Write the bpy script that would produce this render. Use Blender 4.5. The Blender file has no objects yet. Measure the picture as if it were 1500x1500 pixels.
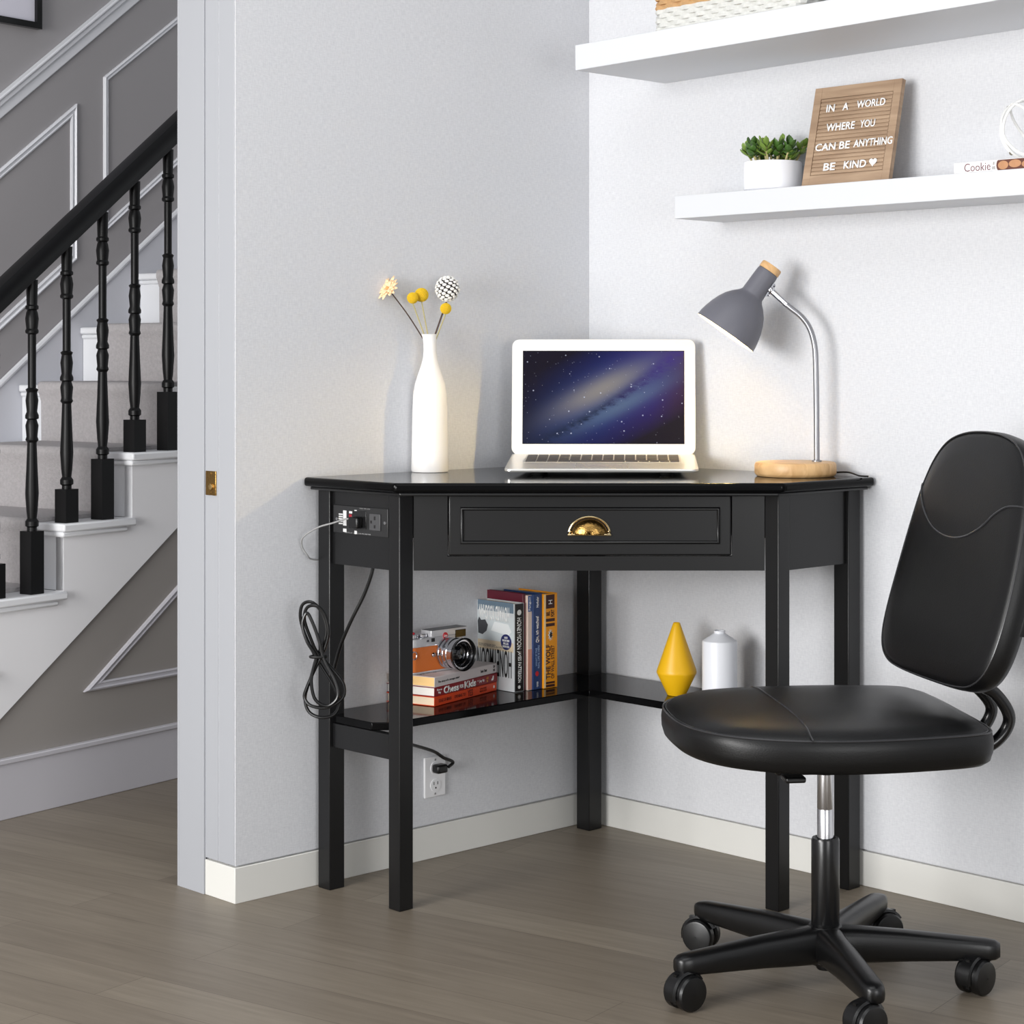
import bpy, bmesh, math, random
from math import sin, cos, pi, radians, sqrt, atan2
from mathutils import Vector, Matrix
random.seed(7)
C = bpy.context.scene.collection
S2 = sqrt(2)
# ---------------------------------------------------------------- place geometry
# room corner at the origin; right wall = plane y=0 (x>0), left wall = plane x=0 (y<0)
D, F, HC, CX, HY = 4.165, 2900.0, .97, 863.0, 528.0
def W(r, d, z=0.0):            # r across the room diagonal, d out of the corner
    return Vector(((r+d)/S2, (r-d)/S2, z))
def P(px, py, d):              # point at distance d out of the corner
    Z = D-d
    return W((px-CX)*Z/F, d, HC-(py-HY)*Z/F)
def xr(px, y):                 # x on a plane parallel to the right wall
    k = (px-CX)/F
    return (k*(S2*D+y)-y)/(1+k)
def yl(px, x):                 # y on a plane parallel to the left wall
    k = (px-CX)/F
    return (k*(S2*D-x)-x)/(1-k)
def zz(py, x, y):
    return HC-(py-HY)*(D-(x-y)/S2)/F

# ---------------------------------------------------------------- materials
def lin(c):
    c = c/255.0
    return c/12.92 if c <= .04045 else ((c+.055)/1.055)**2.4
def rgb(r, g, b): return (lin(r), lin(g), lin(b), 1)
MATS = {}
def mat(name, col, rough=.5, metal=0.0, bump=0.0, bscale=200, var=0.0, vscale=5, coat=0.0, spec=.5, emit=None, estr=0, sheen=0):
    if name in MATS: return MATS[name]
    m = bpy.data.materials.new(name); m.use_nodes = True
    nt = m.node_tree; b = nt.nodes['Principled BSDF']
    c = rgb(*col)
    b.inputs['Base Color'].default_value = c
    b.inputs['Roughness'].default_value = rough
    b.inputs['Metallic'].default_value = metal
    b.inputs['Specular IOR Level'].default_value = spec
    b.inputs['Coat Weight'].default_value = coat
    if sheen: b.inputs['Sheen Weight'].default_value = sheen
    tc = nt.nodes.new('ShaderNodeTexCoord')
    if var:
        n = nt.nodes.new('ShaderNodeTexNoise'); n.inputs['Scale'].default_value = vscale; n.inputs['Detail'].default_value = 6
        nt.links.new(tc.outputs['Object'], n.inputs['Vector'])
        mx = nt.nodes.new('ShaderNodeMixRGB')
        mx.inputs[1].default_value = tuple(v*(1-var) for v in c[:3])+(1,)
        mx.inputs[2].default_value = tuple(min(1, v*(1+var)) for v in c[:3])+(1,)
        nt.links.new(n.outputs['Fac'], mx.inputs[0]); nt.links.new(mx.outputs[0], b.inputs['Base Color'])
    if bump:
        n = nt.nodes.new('ShaderNodeTexNoise'); n.inputs['Scale'].default_value = bscale; n.inputs['Detail'].default_value = 3
        nt.links.new(tc.outputs['Object'], n.inputs['Vector'])
        bp = nt.nodes.new('ShaderNodeBump'); bp.inputs['Strength'].default_value = bump; bp.inputs['Distance'].default_value = .002
        nt.links.new(n.outputs['Fac'], bp.inputs['Height']); nt.links.new(bp.outputs['Normal'], b.inputs['Normal'])
    if emit:
        b.inputs['Emission Color'].default_value = rgb(*emit); b.inputs['Emission Strength'].default_value = estr
    MATS[name] = m
    return m

def wall_mat():
    m = bpy.data.materials.new('woven_wallpaper'); m.use_nodes = True
    nt = m.node_tree; N = nt.nodes; L = nt.links; b = N['Principled BSDF']
    b.inputs['Roughness'].default_value = .85; b.inputs['Specular IOR Level'].default_value = .2
    tc = N.new('ShaderNodeTexCoord')
    def noise(scale, sc):
        mp = N.new('ShaderNodeMapping'); mp.inputs['Scale'].default_value = sc
        L.new(tc.outputs['Object'], mp.inputs['Vector'])
        n = N.new('ShaderNodeTexNoise'); n.inputs['Scale'].default_value = scale; n.inputs['Detail'].default_value = 4
        L.new(mp.outputs[0], n.inputs['Vector']); return n
    a = noise(90, (1, 1, 5)); c = noise(90, (5, 5, 1)); e = noise(3, (1, 1, 1))
    ad = N.new('ShaderNodeMath'); ad.operation = 'ADD'; L.new(a.outputs['Fac'], ad.inputs[0]); L.new(c.outputs['Fac'], ad.inputs[1])
    hf = N.new('ShaderNodeMath'); hf.operation = 'MULTIPLY'; hf.inputs[1].default_value = .5; L.new(ad.outputs[0], hf.inputs[0])
    r = N.new('ShaderNodeValToRGB'); r.color_ramp.elements[0].position = .35; r.color_ramp.elements[1].position = .65
    r.color_ramp.elements[0].color = rgb(203, 204, 208); r.color_ramp.elements[1].color = rgb(217, 218, 221)
    L.new(hf.outputs[0], r.inputs[0]); L.new(r.outputs[0], b.inputs['Base Color'])
    bp = N.new('ShaderNodeBump'); bp.inputs['Strength'].default_value = .22; bp.inputs['Distance'].default_value = .002
    L.new(hf.outputs[0], bp.inputs['Height']); L.new(bp.outputs[0], b.inputs['Normal'])
    return m

def floor_mat():
    m = bpy.data.materials.new('grey_brown_oak_planks'); m.use_nodes = True
    nt = m.node_tree; N = nt.nodes; L = nt.links; b = N['Principled BSDF']
    tc = N.new('ShaderNodeTexCoord')
    mp = N.new('ShaderNodeMapping'); mp.inputs['Rotation'].default_value = (0, 0, radians(-11.3))
    L.new(tc.outputs['Object'], mp.inputs['Vector'])
    br = N.new('ShaderNodeTexBrick'); br.inputs['Scale'].default_value = 1
    br.inputs['Brick Width'].default_value = 1.1; br.inputs['Row Height'].default_value = .105
    br.inputs['Mortar Size'].default_value = .0009; br.inputs['Mortar Smooth'].default_value = .3; br.offset = .37
    br.inputs['Color1'].default_value = rgb(135, 125, 111); br.inputs['Color2'].default_value = rgb(122, 112, 99)
    br.inputs['Mortar'].default_value = rgb(102, 92, 81)
    L.new(mp.outputs[0], br.inputs['Vector'])
    m2 = N.new('ShaderNodeMapping'); m2.inputs['Scale'].default_value = (1.5, 22, 1); L.new(mp.outputs[0], m2.inputs['Vector'])
    n = N.new('ShaderNodeTexNoise'); n.inputs['Scale'].default_value = 3; n.inputs['Detail'].default_value = 9; n.inputs['Roughness'].default_value = .62
    L.new(m2.outputs[0], n.inputs['Vector'])
    rp = N.new('ShaderNodeValToRGB'); rp.color_ramp.elements[0].position = .3; rp.color_ramp.elements[1].position = .72
    rp.color_ramp.elements[0].color = (.74, .73, .72, 1); rp.color_ramp.elements[1].color = (1.12, 1.12, 1.12, 1)
    L.new(n.outputs['Fac'], rp.inputs[0])
    mx = N.new('ShaderNodeMixRGB'); mx.blend_type = 'MULTIPLY'; mx.inputs[0].default_value = .8
    L.new(br.outputs['Color'], mx.inputs[1]); L.new(rp.outputs[0], mx.inputs[2]); L.new(mx.outputs[0], b.inputs['Base Color'])
    b.inputs['Roughness'].default_value = .42; b.inputs['Specular IOR Level'].default_value = .35
    bp = N.new('ShaderNodeBump'); bp.inputs['Strength'].default_value = .12; bp.inputs['Distance'].default_value = .001
    L.new(n.outputs['Fac'], bp.inputs['Height']); L.new(bp.outputs[0], b.inputs['Normal'])
    return m

def wood_mat(name, c1, c2, sc=(2, 30, 30), rough=.45, scale=3):
    m = bpy.data.materials.new(name); m.use_nodes = True
    nt = m.node_tree; N = nt.nodes; L = nt.links; b = N['Principled BSDF']
    tc = N.new('ShaderNodeTexCoord'); mp = N.new('ShaderNodeMapping'); mp.inputs['Scale'].default_value = sc
    L.new(tc.outputs['Object'], mp.inputs['Vector'])
    n = N.new('ShaderNodeTexNoise'); n.inputs['Scale'].default_value = scale; n.inputs['Detail'].default_value = 8; n.inputs['Distortion'].default_value = .6
    L.new(mp.outputs[0], n.inputs['Vector'])
    r = N.new('ShaderNodeValToRGB'); r.color_ramp.elements[0].position = .35; r.color_ramp.elements[1].position = .68
    r.color_ramp.elements[0].color = rgb(*c1); r.color_ramp.elements[1].color = rgb(*c2)
    L.new(n.outputs['Fac'], r.inputs[0]); L.new(r.outputs[0], b.inputs['Base Color']); b.inputs['Roughness'].default_value = rough
    return m

def pages_mat(name, col):
    m = bpy.data.materials.new(name); m.use_nodes = True
    nt = m.node_tree; N = nt.nodes; L = nt.links; b = N['Principled BSDF']
    tc = N.new('ShaderNodeTexCoord'); mp = N.new('ShaderNodeMapping'); mp.inputs['Scale'].default_value = (1, 1, 1)
    L.new(tc.outputs['Object'], mp.inputs['Vector'])
    w = N.new('ShaderNodeTexWave'); w.wave_type = 'BANDS'; w.bands_direction = 'Z'; w.inputs['Scale'].default_value = 420; w.inputs['Distortion'].default_value = 1
    L.new(mp.outputs[0], w.inputs['Vector'])
    mx = N.new('ShaderNodeMixRGB'); c = rgb(*col)
    mx.inputs[1].default_value = tuple(v*.86 for v in c[:3])+(1,); mx.inputs[2].default_value = c
    L.new(w.outputs['Fac'], mx.inputs[0]); L.new(mx.outputs[0], b.inputs['Base Color']); b.inputs['Roughness'].default_value = .8
    return m

BLACK = mat('black_satin_paint', (19, 19, 20), .3, spec=.4)
BLACKTOP = mat('black_lacquered_top', (10, 10, 11), .1, spec=.1)
WHITE = mat('white_paint', (232, 233, 236), .45)
TRIMW = mat('white_trim_paint', (226, 227, 232), .4)
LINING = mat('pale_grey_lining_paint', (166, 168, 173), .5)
BASEW = mat('warm_white_baseboard', (218, 217, 212), .45)
WALL = wall_mat(); FLOOR = floor_mat()
HALLG = mat('grey_hall_paint', (158, 155, 157), .7)
CHROME = mat('chrome', (215, 215, 220), .14, 1)
STEEL = mat('brushed_steel', (170, 170, 172), .34, 1)
LEATHER = mat('black_leather', (10, 10, 11), .4, bump=.1, bscale=450, spec=.36)
PLASTIC = mat('black_plastic', (10, 10, 11), .34, bump=.05, bscale=500)
BTUBE = mat('black_gloss_tube', (14, 14, 15), .2)
BRASS = mat('antique_brass', (172, 136, 78), .26, 1, bump=.4, bscale=260, var=.35, vscale=60)
BAMBOO = wood_mat('bamboo', (196, 152, 100), (224, 184, 132), (3, 30, 8), .42)
BOARDW = wood_mat('oak_letter_board', (150, 124, 100), (176, 150, 124), (2, 2, 24), .6)
PORC = mat('white_porcelain', (240, 238, 236), .25)
GREYL = mat('grey_lamp_enamel', (100, 100, 108), .45)
INNERL = mat('white_shade_lining', (240, 235, 220), .6)
YEL = mat('yellow_ceramic', (238, 184, 20), .4)
SILVER = mat('silver_aluminium', (205, 205, 208), .3, .9)
LETTERW = mat('white_plastic_letter', (245, 245, 245), .5)
INK = mat('black_ink', (24, 22, 24), .6)
WINK = mat('white_ink', (238, 238, 236), .6)

# ---------------------------------------------------------------- mesh helper
class MB:
    def __init__(s): s.v = []; s.f = []
    def add(s, vs, fs, M=None):
        b = len(s.v)
        s.v += [tuple((M @ Vector(v)) if M else v) for v in vs]
        s.f += [tuple(b+i for i in f) for f in fs]
        return s
    def box(s, x0, x1, y0, y1, z0, z1, M=None):
        vs = [(x0,y0,z0),(x1,y0,z0),(x1,y1,z0),(x0,y1,z0),(x0,y0,z1),(x1,y0,z1),(x1,y1,z1),(x0,y1,z1)]
        return s.add(vs, [(0,3,2,1),(4,5,6,7),(0,1,5,4),(1,2,6,5),(2,3,7,6),(3,0,4,7)], M)
    def prism(s, poly, z0, z1, M=None):
        n = len(poly)
        a = sum(poly[i][0]*poly[(i+1)%n][1]-poly[(i+1)%n][0]*poly[i][1] for i in range(n))
        if a < 0: poly = poly[::-1]
        vs = [(p[0],p[1],z0) for p in poly]+[(p[0],p[1],z1) for p in poly]
        return s.add(vs, [tuple(range(n-1,-1,-1)), tuple(range(n,2*n))]+[(i,(i+1)%n,n+(i+1)%n,n+i) for i in range(n)], M)
    def rings(s, R, cap0=True, cap1=True, M=None, closed=False):
        n = len(R[0]); vs = [p for r in R for p in r]; fs = []
        m = len(R)
        for k in range(m if closed else m-1):
            a, b = k*n, ((k+1) % m)*n
            fs += [(a+i, a+(i+1)%n, b+(i+1)%n, b+i) for i in range(n)]
        if not closed:
            if cap0: fs.append(tuple(range(n-1,-1,-1)))
            if cap1: fs.append(tuple(range((m-1)*n, m*n)))
        return s.add(vs, fs, M)
    def lathe(s, prof, seg=32, M=None, c=(0,0,0), cap0=True, cap1=True):
        R = [[(c[0]+r*cos(2*pi*i/seg), c[1]+r*sin(2*pi*i/seg), c[2]+z) for i in range(seg)] for r, z in prof]
        return s.rings(R, cap0, cap1, M)
    def tube(s, pts, r, seg=10, closed=False, M=None, flat=1.0):
        pts = [Vector(p) for p in pts]; n = len(pts)
        rr = r if isinstance(r, (list, tuple)) else [r]*n
        R = []; up = None
        for i, p in enumerate(pts):
            if closed: t = pts[(i+1)%n]-pts[i-1]
            else: t = pts[min(i+1, n-1)]-pts[max(i-1, 0)]
            t.normalize()
            if up is None:
                up = Vector((0,0,1)) if abs(t.z) < .9 else Vector((1,0,0))
            up = (up-t*up.dot(t)).normalized(); sd = t.cross(up)
            R.append([p+up*rr[i]*flat*sin(2*pi*k/seg)+sd*rr[i]*cos(2*pi*k/seg) for k in range(seg)])
        R = [[tuple(q) for q in ring] for ring in R]
        return s.rings(R, M=M, closed=closed)
    def sphere(s, c, r, seg=16, M=None, sc=(1,1,1)):
        prof = [(max(1e-5, r*sin(pi*k/(seg//2))), -r*cos(pi*k/(seg//2))) for k in range(seg//2+1)]
        R = [[(c[0]+q*cos(2*pi*i/seg)*sc[0], c[1]+q*sin(2*pi*i/seg)*sc[1], c[2]+z*sc[2]) for i in range(seg)] for q, z in prof]
        return s.rings(R, M=M)
    def build(s, name, m=None, parent=None, bevel=0, seg=2, smooth=False, ang=35, sub=0, loc=None, rotz=None):
        me = bpy.data.meshes.new(name); me.from_pydata(s.v, [], s.f); me.update()
        bm = bmesh.new(); bm.from_mesh(me); bmesh.ops.recalc_face_normals(bm, faces=bm.faces); bm.to_mesh(me); bm.free()
        o = bpy.data.objects.new(name, me); C.objects.link(o)
        if m: me.materials.append(m)
        if parent: o.parent = parent
        if loc is not None: o.location = loc
        if rotz is not None: o.rotation_euler = (0, 0, rotz)
        if bevel:
            b = o.modifiers.new('bevel', 'BEVEL'); b.width = bevel; b.segments = seg; b.limit_method = 'ANGLE'; b.angle_limit = radians(30)
            b.harden_normals = False
            smooth = True
        if sub:
            u = o.modifiers.new('sub', 'SUBSURF'); u.levels = sub; u.render_levels = sub
        if smooth:
            me.shade_smooth()
            if not sub: me.set_sharp_from_angle(angle=radians(ang))
        return o

def smoothpts(pts, n=8, closed=False):   # catmull-rom
    pts = [Vector(p) for p in pts]; out = []; m = len(pts)
    rng = range(m) if closed else range(m-1)
    for i in rng:
        if closed: a, b, c, d = pts[i-1], pts[i], pts[(i+1)%m], pts[(i+2)%m]
        else: a, b, c, d = pts[max(i-1,0)], pts[i], pts[i+1], pts[min(i+2,m-1)]
        for k in range(n):
            t = k/n
            out.append(.5*((2*b)+(c-a)*t+(2*a-5*b+4*c-d)*t*t+(3*b-a-3*c+d)*t**3))
    if not closed: out.append(pts[-1])
    return out

def thing(name, label, cat, loc=(0,0,0), rotz=0, group=None):
    o = bpy.data.objects.new(name, None); o.empty_display_size = .05; C.objects.link(o)
    o.location = loc; o.rotation_euler = (0, 0, rotz); o['label'] = label; o['category'] = cat
    if group: o['group'] = group
    return o
def tag(o, label, cat, group=None):
    o['label'] = label; o['category'] = cat
    if group: o['group'] = group
    return o
def struct(o): o['kind'] = 'structure'; return o

def text(name, s, w, h, m, parent, c, ux, uz, depth=.0004, off=0.0, lift=.0001, spacing=1.0, shear=0):
    """lettering fitted into a w x h box centred on c; ux reading direction, uz up"""
    cu = bpy.data.curves.new(name, 'FONT'); cu.body = s; cu.align_x = 'CENTER'; cu.offset = off; cu.space_character = spacing; cu.shear = shear
    cu.resolution_u = 3
    to = bpy.data.objects.new('tmp_text', cu); C.objects.link(to)
    bpy.context.view_layer.update()
    dg = bpy.context.evaluated_depsgraph_get()
    me = bpy.data.meshes.new_from_object(to.evaluated_get(dg))
    bpy.data.objects.remove(to); bpy.data.curves.remove(cu)
    me.name = name
    xs = [v.co.x for v in me.vertices]; ys = [v.co.y for v in me.vertices]
    x0, x1, y0, y1 = min(xs), max(xs), min(ys), max(ys)
    ux = Vector(ux).normalized(); uz = Vector(uz).normalized(); n = ux.cross(uz)
    c = Vector(c)
    bm = bmesh.new(); bm.from_mesh(me)
    bmesh.ops.remove_doubles(bm, verts=bm.verts, dist=1e-6)
    for v in bm.verts:
        a = ((v.co.x-x0)/(x1-x0)-.5)*w; b = ((v.co.y-y0)/(y1-y0)-.5)*h
        v.co = c+ux*a+uz*b+n*(lift+depth)
    r = bmesh.ops.extrude_face_region(bm, geom=bm.faces[:])
    bmesh.ops.translate(bm, verts=[g for g in r['geom'] if isinstance(g, bmesh.types.BMVert)], vec=-n*depth)
    bmesh.ops.recalc_face_normals(bm, faces=bm.faces)
    bm.to_mesh(me); bm.free()
    me.materials.clear(); me.materials.append(m)
    o = bpy.data.objects.new(name, me); C.objects.link(o); o.parent = parent
    return o

def flat(name, pts2, m, parent, c, ux, uz, depth=.0004, lift=.0001):
    """thin raised patch; pts2 polygon in the plane of ux, uz about c"""
    ux = Vector(ux).normalized(); uz = Vector(uz).normalized(); n = ux.cross(uz); c = Vector(c)
    M = Matrix((ux.to_4d(), uz.to_4d(), n.to_4d(), (0,0,0,1))).transposed()
    for i in range(3): M[i][3] = c[i]
    M[3] = (0, 0, 0, 1)
    b = MB(); b.prism(pts2, lift, lift+depth, M)
    return b.build(name, m, parent)
def rect(w, h, cx=0, cy=0): return [(cx-w/2, cy-h/2), (cx+w/2, cy-h/2), (cx+w/2, cy+h/2), (cx-w/2, cy+h/2)]
def disc(r, cx=0, cy=0, n=24, ry=None): return [(cx+r*cos(2*pi*i/n), cy+(ry or r)*sin(2*pi*i/n)) for i in range(n)]

# ================================================================ ROOM
BH = .064                        # baseboard height
GAP = .0035
WT, WE = .173, -.893             # left wall thickness, its free end
struct(MB().box(-4, 4.5, -5.5, 1.6, -.05, 0).build('floor', FLOOR))
b = MB(); b.box(-WT, 0, WE, .16, BH+GAP, 2.7); b.box(-WT+.01, -.008, WE+.008, .16, 0, BH+GAP)
struct(b.build('wall_left', WALL))
b = MB(); b.box(0, 3.6, 0, .16, BH+GAP, 2.7); b.box(-.002, 3.6, .008, .16, 0, BH+GAP)
struct(b.build('wall_right', WALL))
# baseboards
struct(MB().box(0, 3.6, -.002, .0075, 0, BH).build('baseboard_right', BASEW, bevel=.001))
b = MB(); b.prism([(-.0075, -.002), (.002, -.002), (.002, WE-.002), (-.092, WE-.002), (-.092, WE+.0075), (-.0075, WE+.0075)], 0, BH)
struct(b.build('baseboard_left', BASEW, bevel=.001))
# door lining boards on the free end of the left wall
struct(MB().box(-.049, -.002, WE-.0015, WE+.001, BH+GAP, 2.7).build('trim_1', LINING, bevel=.0006))
struct(MB().box(-.091, -.0515, WE-.0015, WE+.001, BH+GAP, 2.7).build('trim_2', LINING, bevel=.0006))
struct(MB().box(-.1735, -.093, WE-.004, WE+.001, 0, 2.7).build('trim_3', LINING, bevel=.0006))
struct(MB().box(-.179, -.1738, WE-.004, WE+.09, 0, 2.7).build('trim_4', LINING, bevel=.0006))
# brass strike plate on the lining
xs0, xs1 = -.0515-.036, -.0515-.004
sp = thing('strike_plate', 'small brass door strike plate on the white door lining', 'strike plate', ((xs0+xs1)/2, WE-.0016, .748))
hw = (xs1-xs0)/2
MB().box(-hw, hw, -.0025, 0, -.022, .022).build('plate', BRASS, sp, bevel=.0008)
b = MB(); b.lathe([(.001, 0), (.006, 0), (.0055, .003), (.001, .0036)], 16, Matrix.Translation((.003, -.0025, -.006)) @ Matrix.Rotation(pi/2, 4, 'X'))
b.build('latch_stud', mat('polished_brass', (230, 196, 130), .2, 1), sp, smooth=True)
for zq in (-.017, .017):
    b = MB(); b.lathe([(.001, 0), (.0025, 0), (.002, .0008), (.0005, .001)], 12, Matrix.Translation((0, -.0025, zq)) @ Matrix.Rotation(pi/2, 4, 'X'))
    b.build('screw', BRASS, sp)

# ================================================================ HALL AND STAIRS
SA = radians(101.3)
S0 = W(-1.242, -.009)
RUN, RISE, ZB, TB = .2, .147, .762, .357     # tread 3 is the reference tread
def nose(k): return TB+RUN*(k-3)
def zt(k): return ZB+RISE*(k-3)
FW = .61                                      # wall behind the stairs
def tw(px, py, w):                            # -> (t, z) on the plane w of the stair frame
    k = (px-CX)/F
    r0, Z0 = -1.242-.832*w, 4.174+.555*w
    t = (k*Z0-r0)/(.555-k*.832)
    return t, HC-(py-HY)*(Z0+.832*t)/F
def hallst(b, name, m, **kw):
    return struct(b.build(name, m, loc=S0, rotz=SA, **kw))
# wall behind the stairs
hallst(MB().box(-1.4, 2.6, FW, FW+.08, 0, 3.0), 'wall_hall', HALLG)
YZ = Matrix.Rotation(pi/2, 4, 'X')            # prism drawn in (t, z), extruded along -w
def slab(b, poly, w0, w1):                    # polygon in (t,z) extruded from w0 to w1
    return b.prism(poly, -w1, -w0, YZ)
# skirting that climbs along the wall
ta, za = tw(0, 557, FW); tb, zb_ = tw(265, 300, FW); sl = (zb_-za)/(tb-ta)
def skz(t): return za+sl*(t-ta)
b = MB(); slab(b, [(-.9, skz(-.9)-.5), (2.4, skz(2.4)-.5), (2.4, skz(2.4)), (-.9, skz(-.9))], FW-.008, FW+.01)
hallst(b, 'baseboard_stair', mat('pale_grey_skirting', (205, 206, 213), .5))
b = MB()
b.tube([(t, FW-.008, skz(t)-.004) for t in (-.9, 2.4)], .0075, 8)
hallst(b, 'trim_5', TRIMW, smooth=True)
# sloping chair rail
t0, z0 = tw(0, 176, FW-.01); t1, z1 = tw(207, 0, FW-.01); s1 = (z1-z0)/(t1-t0)
def crz(t): return z0+s1*(t-t0)
b = MB()
slab(b, [(-.9, crz(-.9)), (2.4, crz(2.4)), (2.4, crz(2.4)+.034), (-.9, crz(-.9)+.034)], FW-.008, FW+.01)
slab(b, [(-.9, crz(-.9)+.034), (2.4, crz(2.4)+.034), (2.4, crz(2.4)+.052), (-.9, crz(-.9)+.052)], FW-.016, FW+.01)
slab(b, [(-.9, crz(-.9)+.052), (2.4, crz(2.4)+.052), (2.4, crz(2.4)+.062), (-.9, crz(-.9)+.062)], FW-.022, FW+.01)
hallst(b, 'trim_6', TRIMW, bevel=.003)
# panel mouldings
def moulding(name, pts, w, wid=.02, m=TRIMW):
    cx = sum(p[0] for p in pts)/len(pts); n = len(pts); b = MB()
    def inset(d):
        out = []
        a = sum(pts[i][0]*pts[(i+1)%n][1]-pts[(i+1)%n][0]*pts[i][1] for i in range(n)); sg = 1 if a > 0 else -1
        for i in range(n):
            p0, p, p1 = Vector(pts[i-1]), Vector(pts[i]), Vector(pts[(i+1)%n])
            e0 = (p-p0).normalized(); e1 = (p1-p).normalized()
            n0 = Vector((-e0.y, e0.x))*sg; n1 = Vector((-e1.y, e1.x))*sg
            bis = (n0+n1); bis = bis/max(.15, bis.dot(n0))
            out.append(p+bis*d)
        return out
    prof = [(0, 0), (0, .006), (wid*.22, .009), (wid*.38, .004), (wid*.7, .004), (wid*.8, .007), (wid, .005), (wid, 0)]
    R = [[(q.x, w-h, q.y) for q in inset(d)] for d, h in prof]
    b.rings(R, cap0=False, cap1=False)
    return hallst(b, name, m)
def far(px, py): return tw(px, py, FW)
a1, a2 = far(0, 247), far(111, 152); c1, c2 = far(0, 485), far(115, 380)
e = -.45
s_t = (a2[1]-a1[1])/(a2[0]-a1[0]); s_b = (c2[1]-c1[1])/(c2[0]-c1[0])
moulding('trim_7', [(a1[0]+e, a1[1]+s_t*e), a2, (a2[0], c2[1]), (c1[0]+e, c1[1]+s_b*e)], FW, .019)
a1, a2 = far(151, 113), far(265, 20); c1, c2 = far(156, 341), far(265, 240)
s_t = (a2[1]-a1[1])/(a2[0]-a1[0]); s_b = (c2[1]-c1[1])/(c2[0]-c1[0]); e = .7
moulding('trim_8', [a1, (a1[0]+e, a1[1]+s_t*e), (a1[0]+e, c1[1]+s_b*e), (a1[0], c1[1])], FW, .014)
# picture frame
pt, pz = tw(62, 43, FW-.02)
pf = thing('picture_frame', 'black picture frame on the grey wall above the stair rail', 'picture frame', S0+Matrix.Rotation(SA, 3, 'Z') @ Vector((pt-.14, FW-.002, pz)), SA)
b = MB(); fwid = .016
b.box(-.14, .14, -.018, 0, 0, fwid); b.box(-.14, .14, -.018, 0, .4-fwid, .4); b.box(-.14, -.14+fwid, -.018, 0, fwid, .4-fwid); b.box(.14-fwid, .14, -.018, 0, fwid, .4-fwid)
b.build('frame', BTUBE, pf)
MB().box(-.14+fwid, .14-fwid, -.008, -.001, fwid, .4-fwid).build('mat_board', mat('lavender_white_card', (222, 220, 232), .6), pf)

# under-stair wall with panel and baseboard
def und(t): return .216+.718*t
b = MB(); slab(b, [(-.301, 0), (2.2, 0), (2.2, und(2.2)+.01), (-.301, und(-.301)+.01)], .004, .06)
hallst(b, 'wall_stair', mat('taupe_grey_paint', (147, 142, 138), .7))
b = MB(); slab(b, [(-.45, 0), (2.2, 0), (2.2, .118), (-.45, .118)], -.006, .03)
slab(b, [(-.45, .118), (2.2, .118), (2.2, .129), (-.45, .129)], -.011, .03)
hallst(b, 'baseboard_hall', mat('grey_white_trim', (192, 190, 196), .5), bevel=.002)
v0 = tw(123, 1014, 0); v1 = tw(265, 853, 0); v2 = tw(265, 984, 0)
s_a = (v1[1]-v0[1])/(v1[0]-v0[0])
moulding('trim_9', [v0, (v0[0]+.9, v0[1]), (v0[0]+.9, v0[1]+.9*s_a)], .004, .018, mat('grey_white_trim', (192, 190, 196)))

# the staircase itself
st = thing('staircase', 'white closed staircase with grey carpet runner and black balustrade in the hall', 'staircase', S0, SA)
KS = list(range(-1, 9))
CARPET = mat('grey_carpet', (180, 176, 177), .95, bump=.9, bscale=260, var=.2, vscale=140)
poly = [(-.43, und(-.43)+.0)]
poly = [(-.431, 0.0)] if und(-.431) < 0 else [(-.431, und(-.431))]
up = []
for k in KS:
    up.append((nose(k)+.012, zt(k)-RISE if k > KS[0] else 0)); up.append((nose(k)+.012, zt(k)-.018))
top_end = (nose(8)+.3, zt(8)-.018)
lowpts = [(nose(8)+.3, und(nose(8)+.3)), (-.3, max(0, und(-.3))), (-.301, 0)]
b = MB(); slab(b, [up[0]]+up[1:]+[top_end]+lowpts, -.004, .02)
b.build('stringer', mat('white_stringer_paint', (240, 239, 241), .45), st)
for k in KS:
    t0 = nose(k); t1 = nose(k+1)+.012 if k < 8 else nose(8)+.3
    b = MB(); b.box(t0, t1, -.02, FW-.009, zt(k)-.018, zt(k)); tr = b.build('tread', WHITE, st, bevel=.004)
    b = MB(); b.box(t0+.003, t1-.02, -.013, .015, zt(k)-.03, zt(k)-.018)
    b.box(t0+.004, t0+.02, -.012, FW-.01, zt(k)-.03, zt(k)-.0182)
    b.build('cove_moulding', WHITE, tr, bevel=.004)
    MB().box(t0+.012, t0+.024, -.003, FW-.009, zt(k)-RISE+.0005, zt(k)-.0185).build('riser', WHITE, st)
for k in KS:
    t0 = nose(k); t1 = nose(k+1)+.005 if k < 8 else nose(8)+.3
    zz0 = zt(k)
    prof = [(t1, zz0+.0005), (t1, zz0+.009), (t0+.004, zz0+.009), (t0-.004, zz0+.007), (t0-.009, zz0), (t0-.009, zz0-.012), (t0-.004, zz0-.022), (t0+.002, zz0-.04), (t0+.003, zz0-RISE+.0085), (t0+.011, zz0-RISE+.0085), (t0+.003+.0005, zz0-.032), (t0-.001, zz0-.02), (t0-.0005, zz0+.0005)]
    b = MB(); slab(b, prof, .068, .52)
    b.build('carpet_runner', CARPET, st, smooth=True, ang=50)
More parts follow.
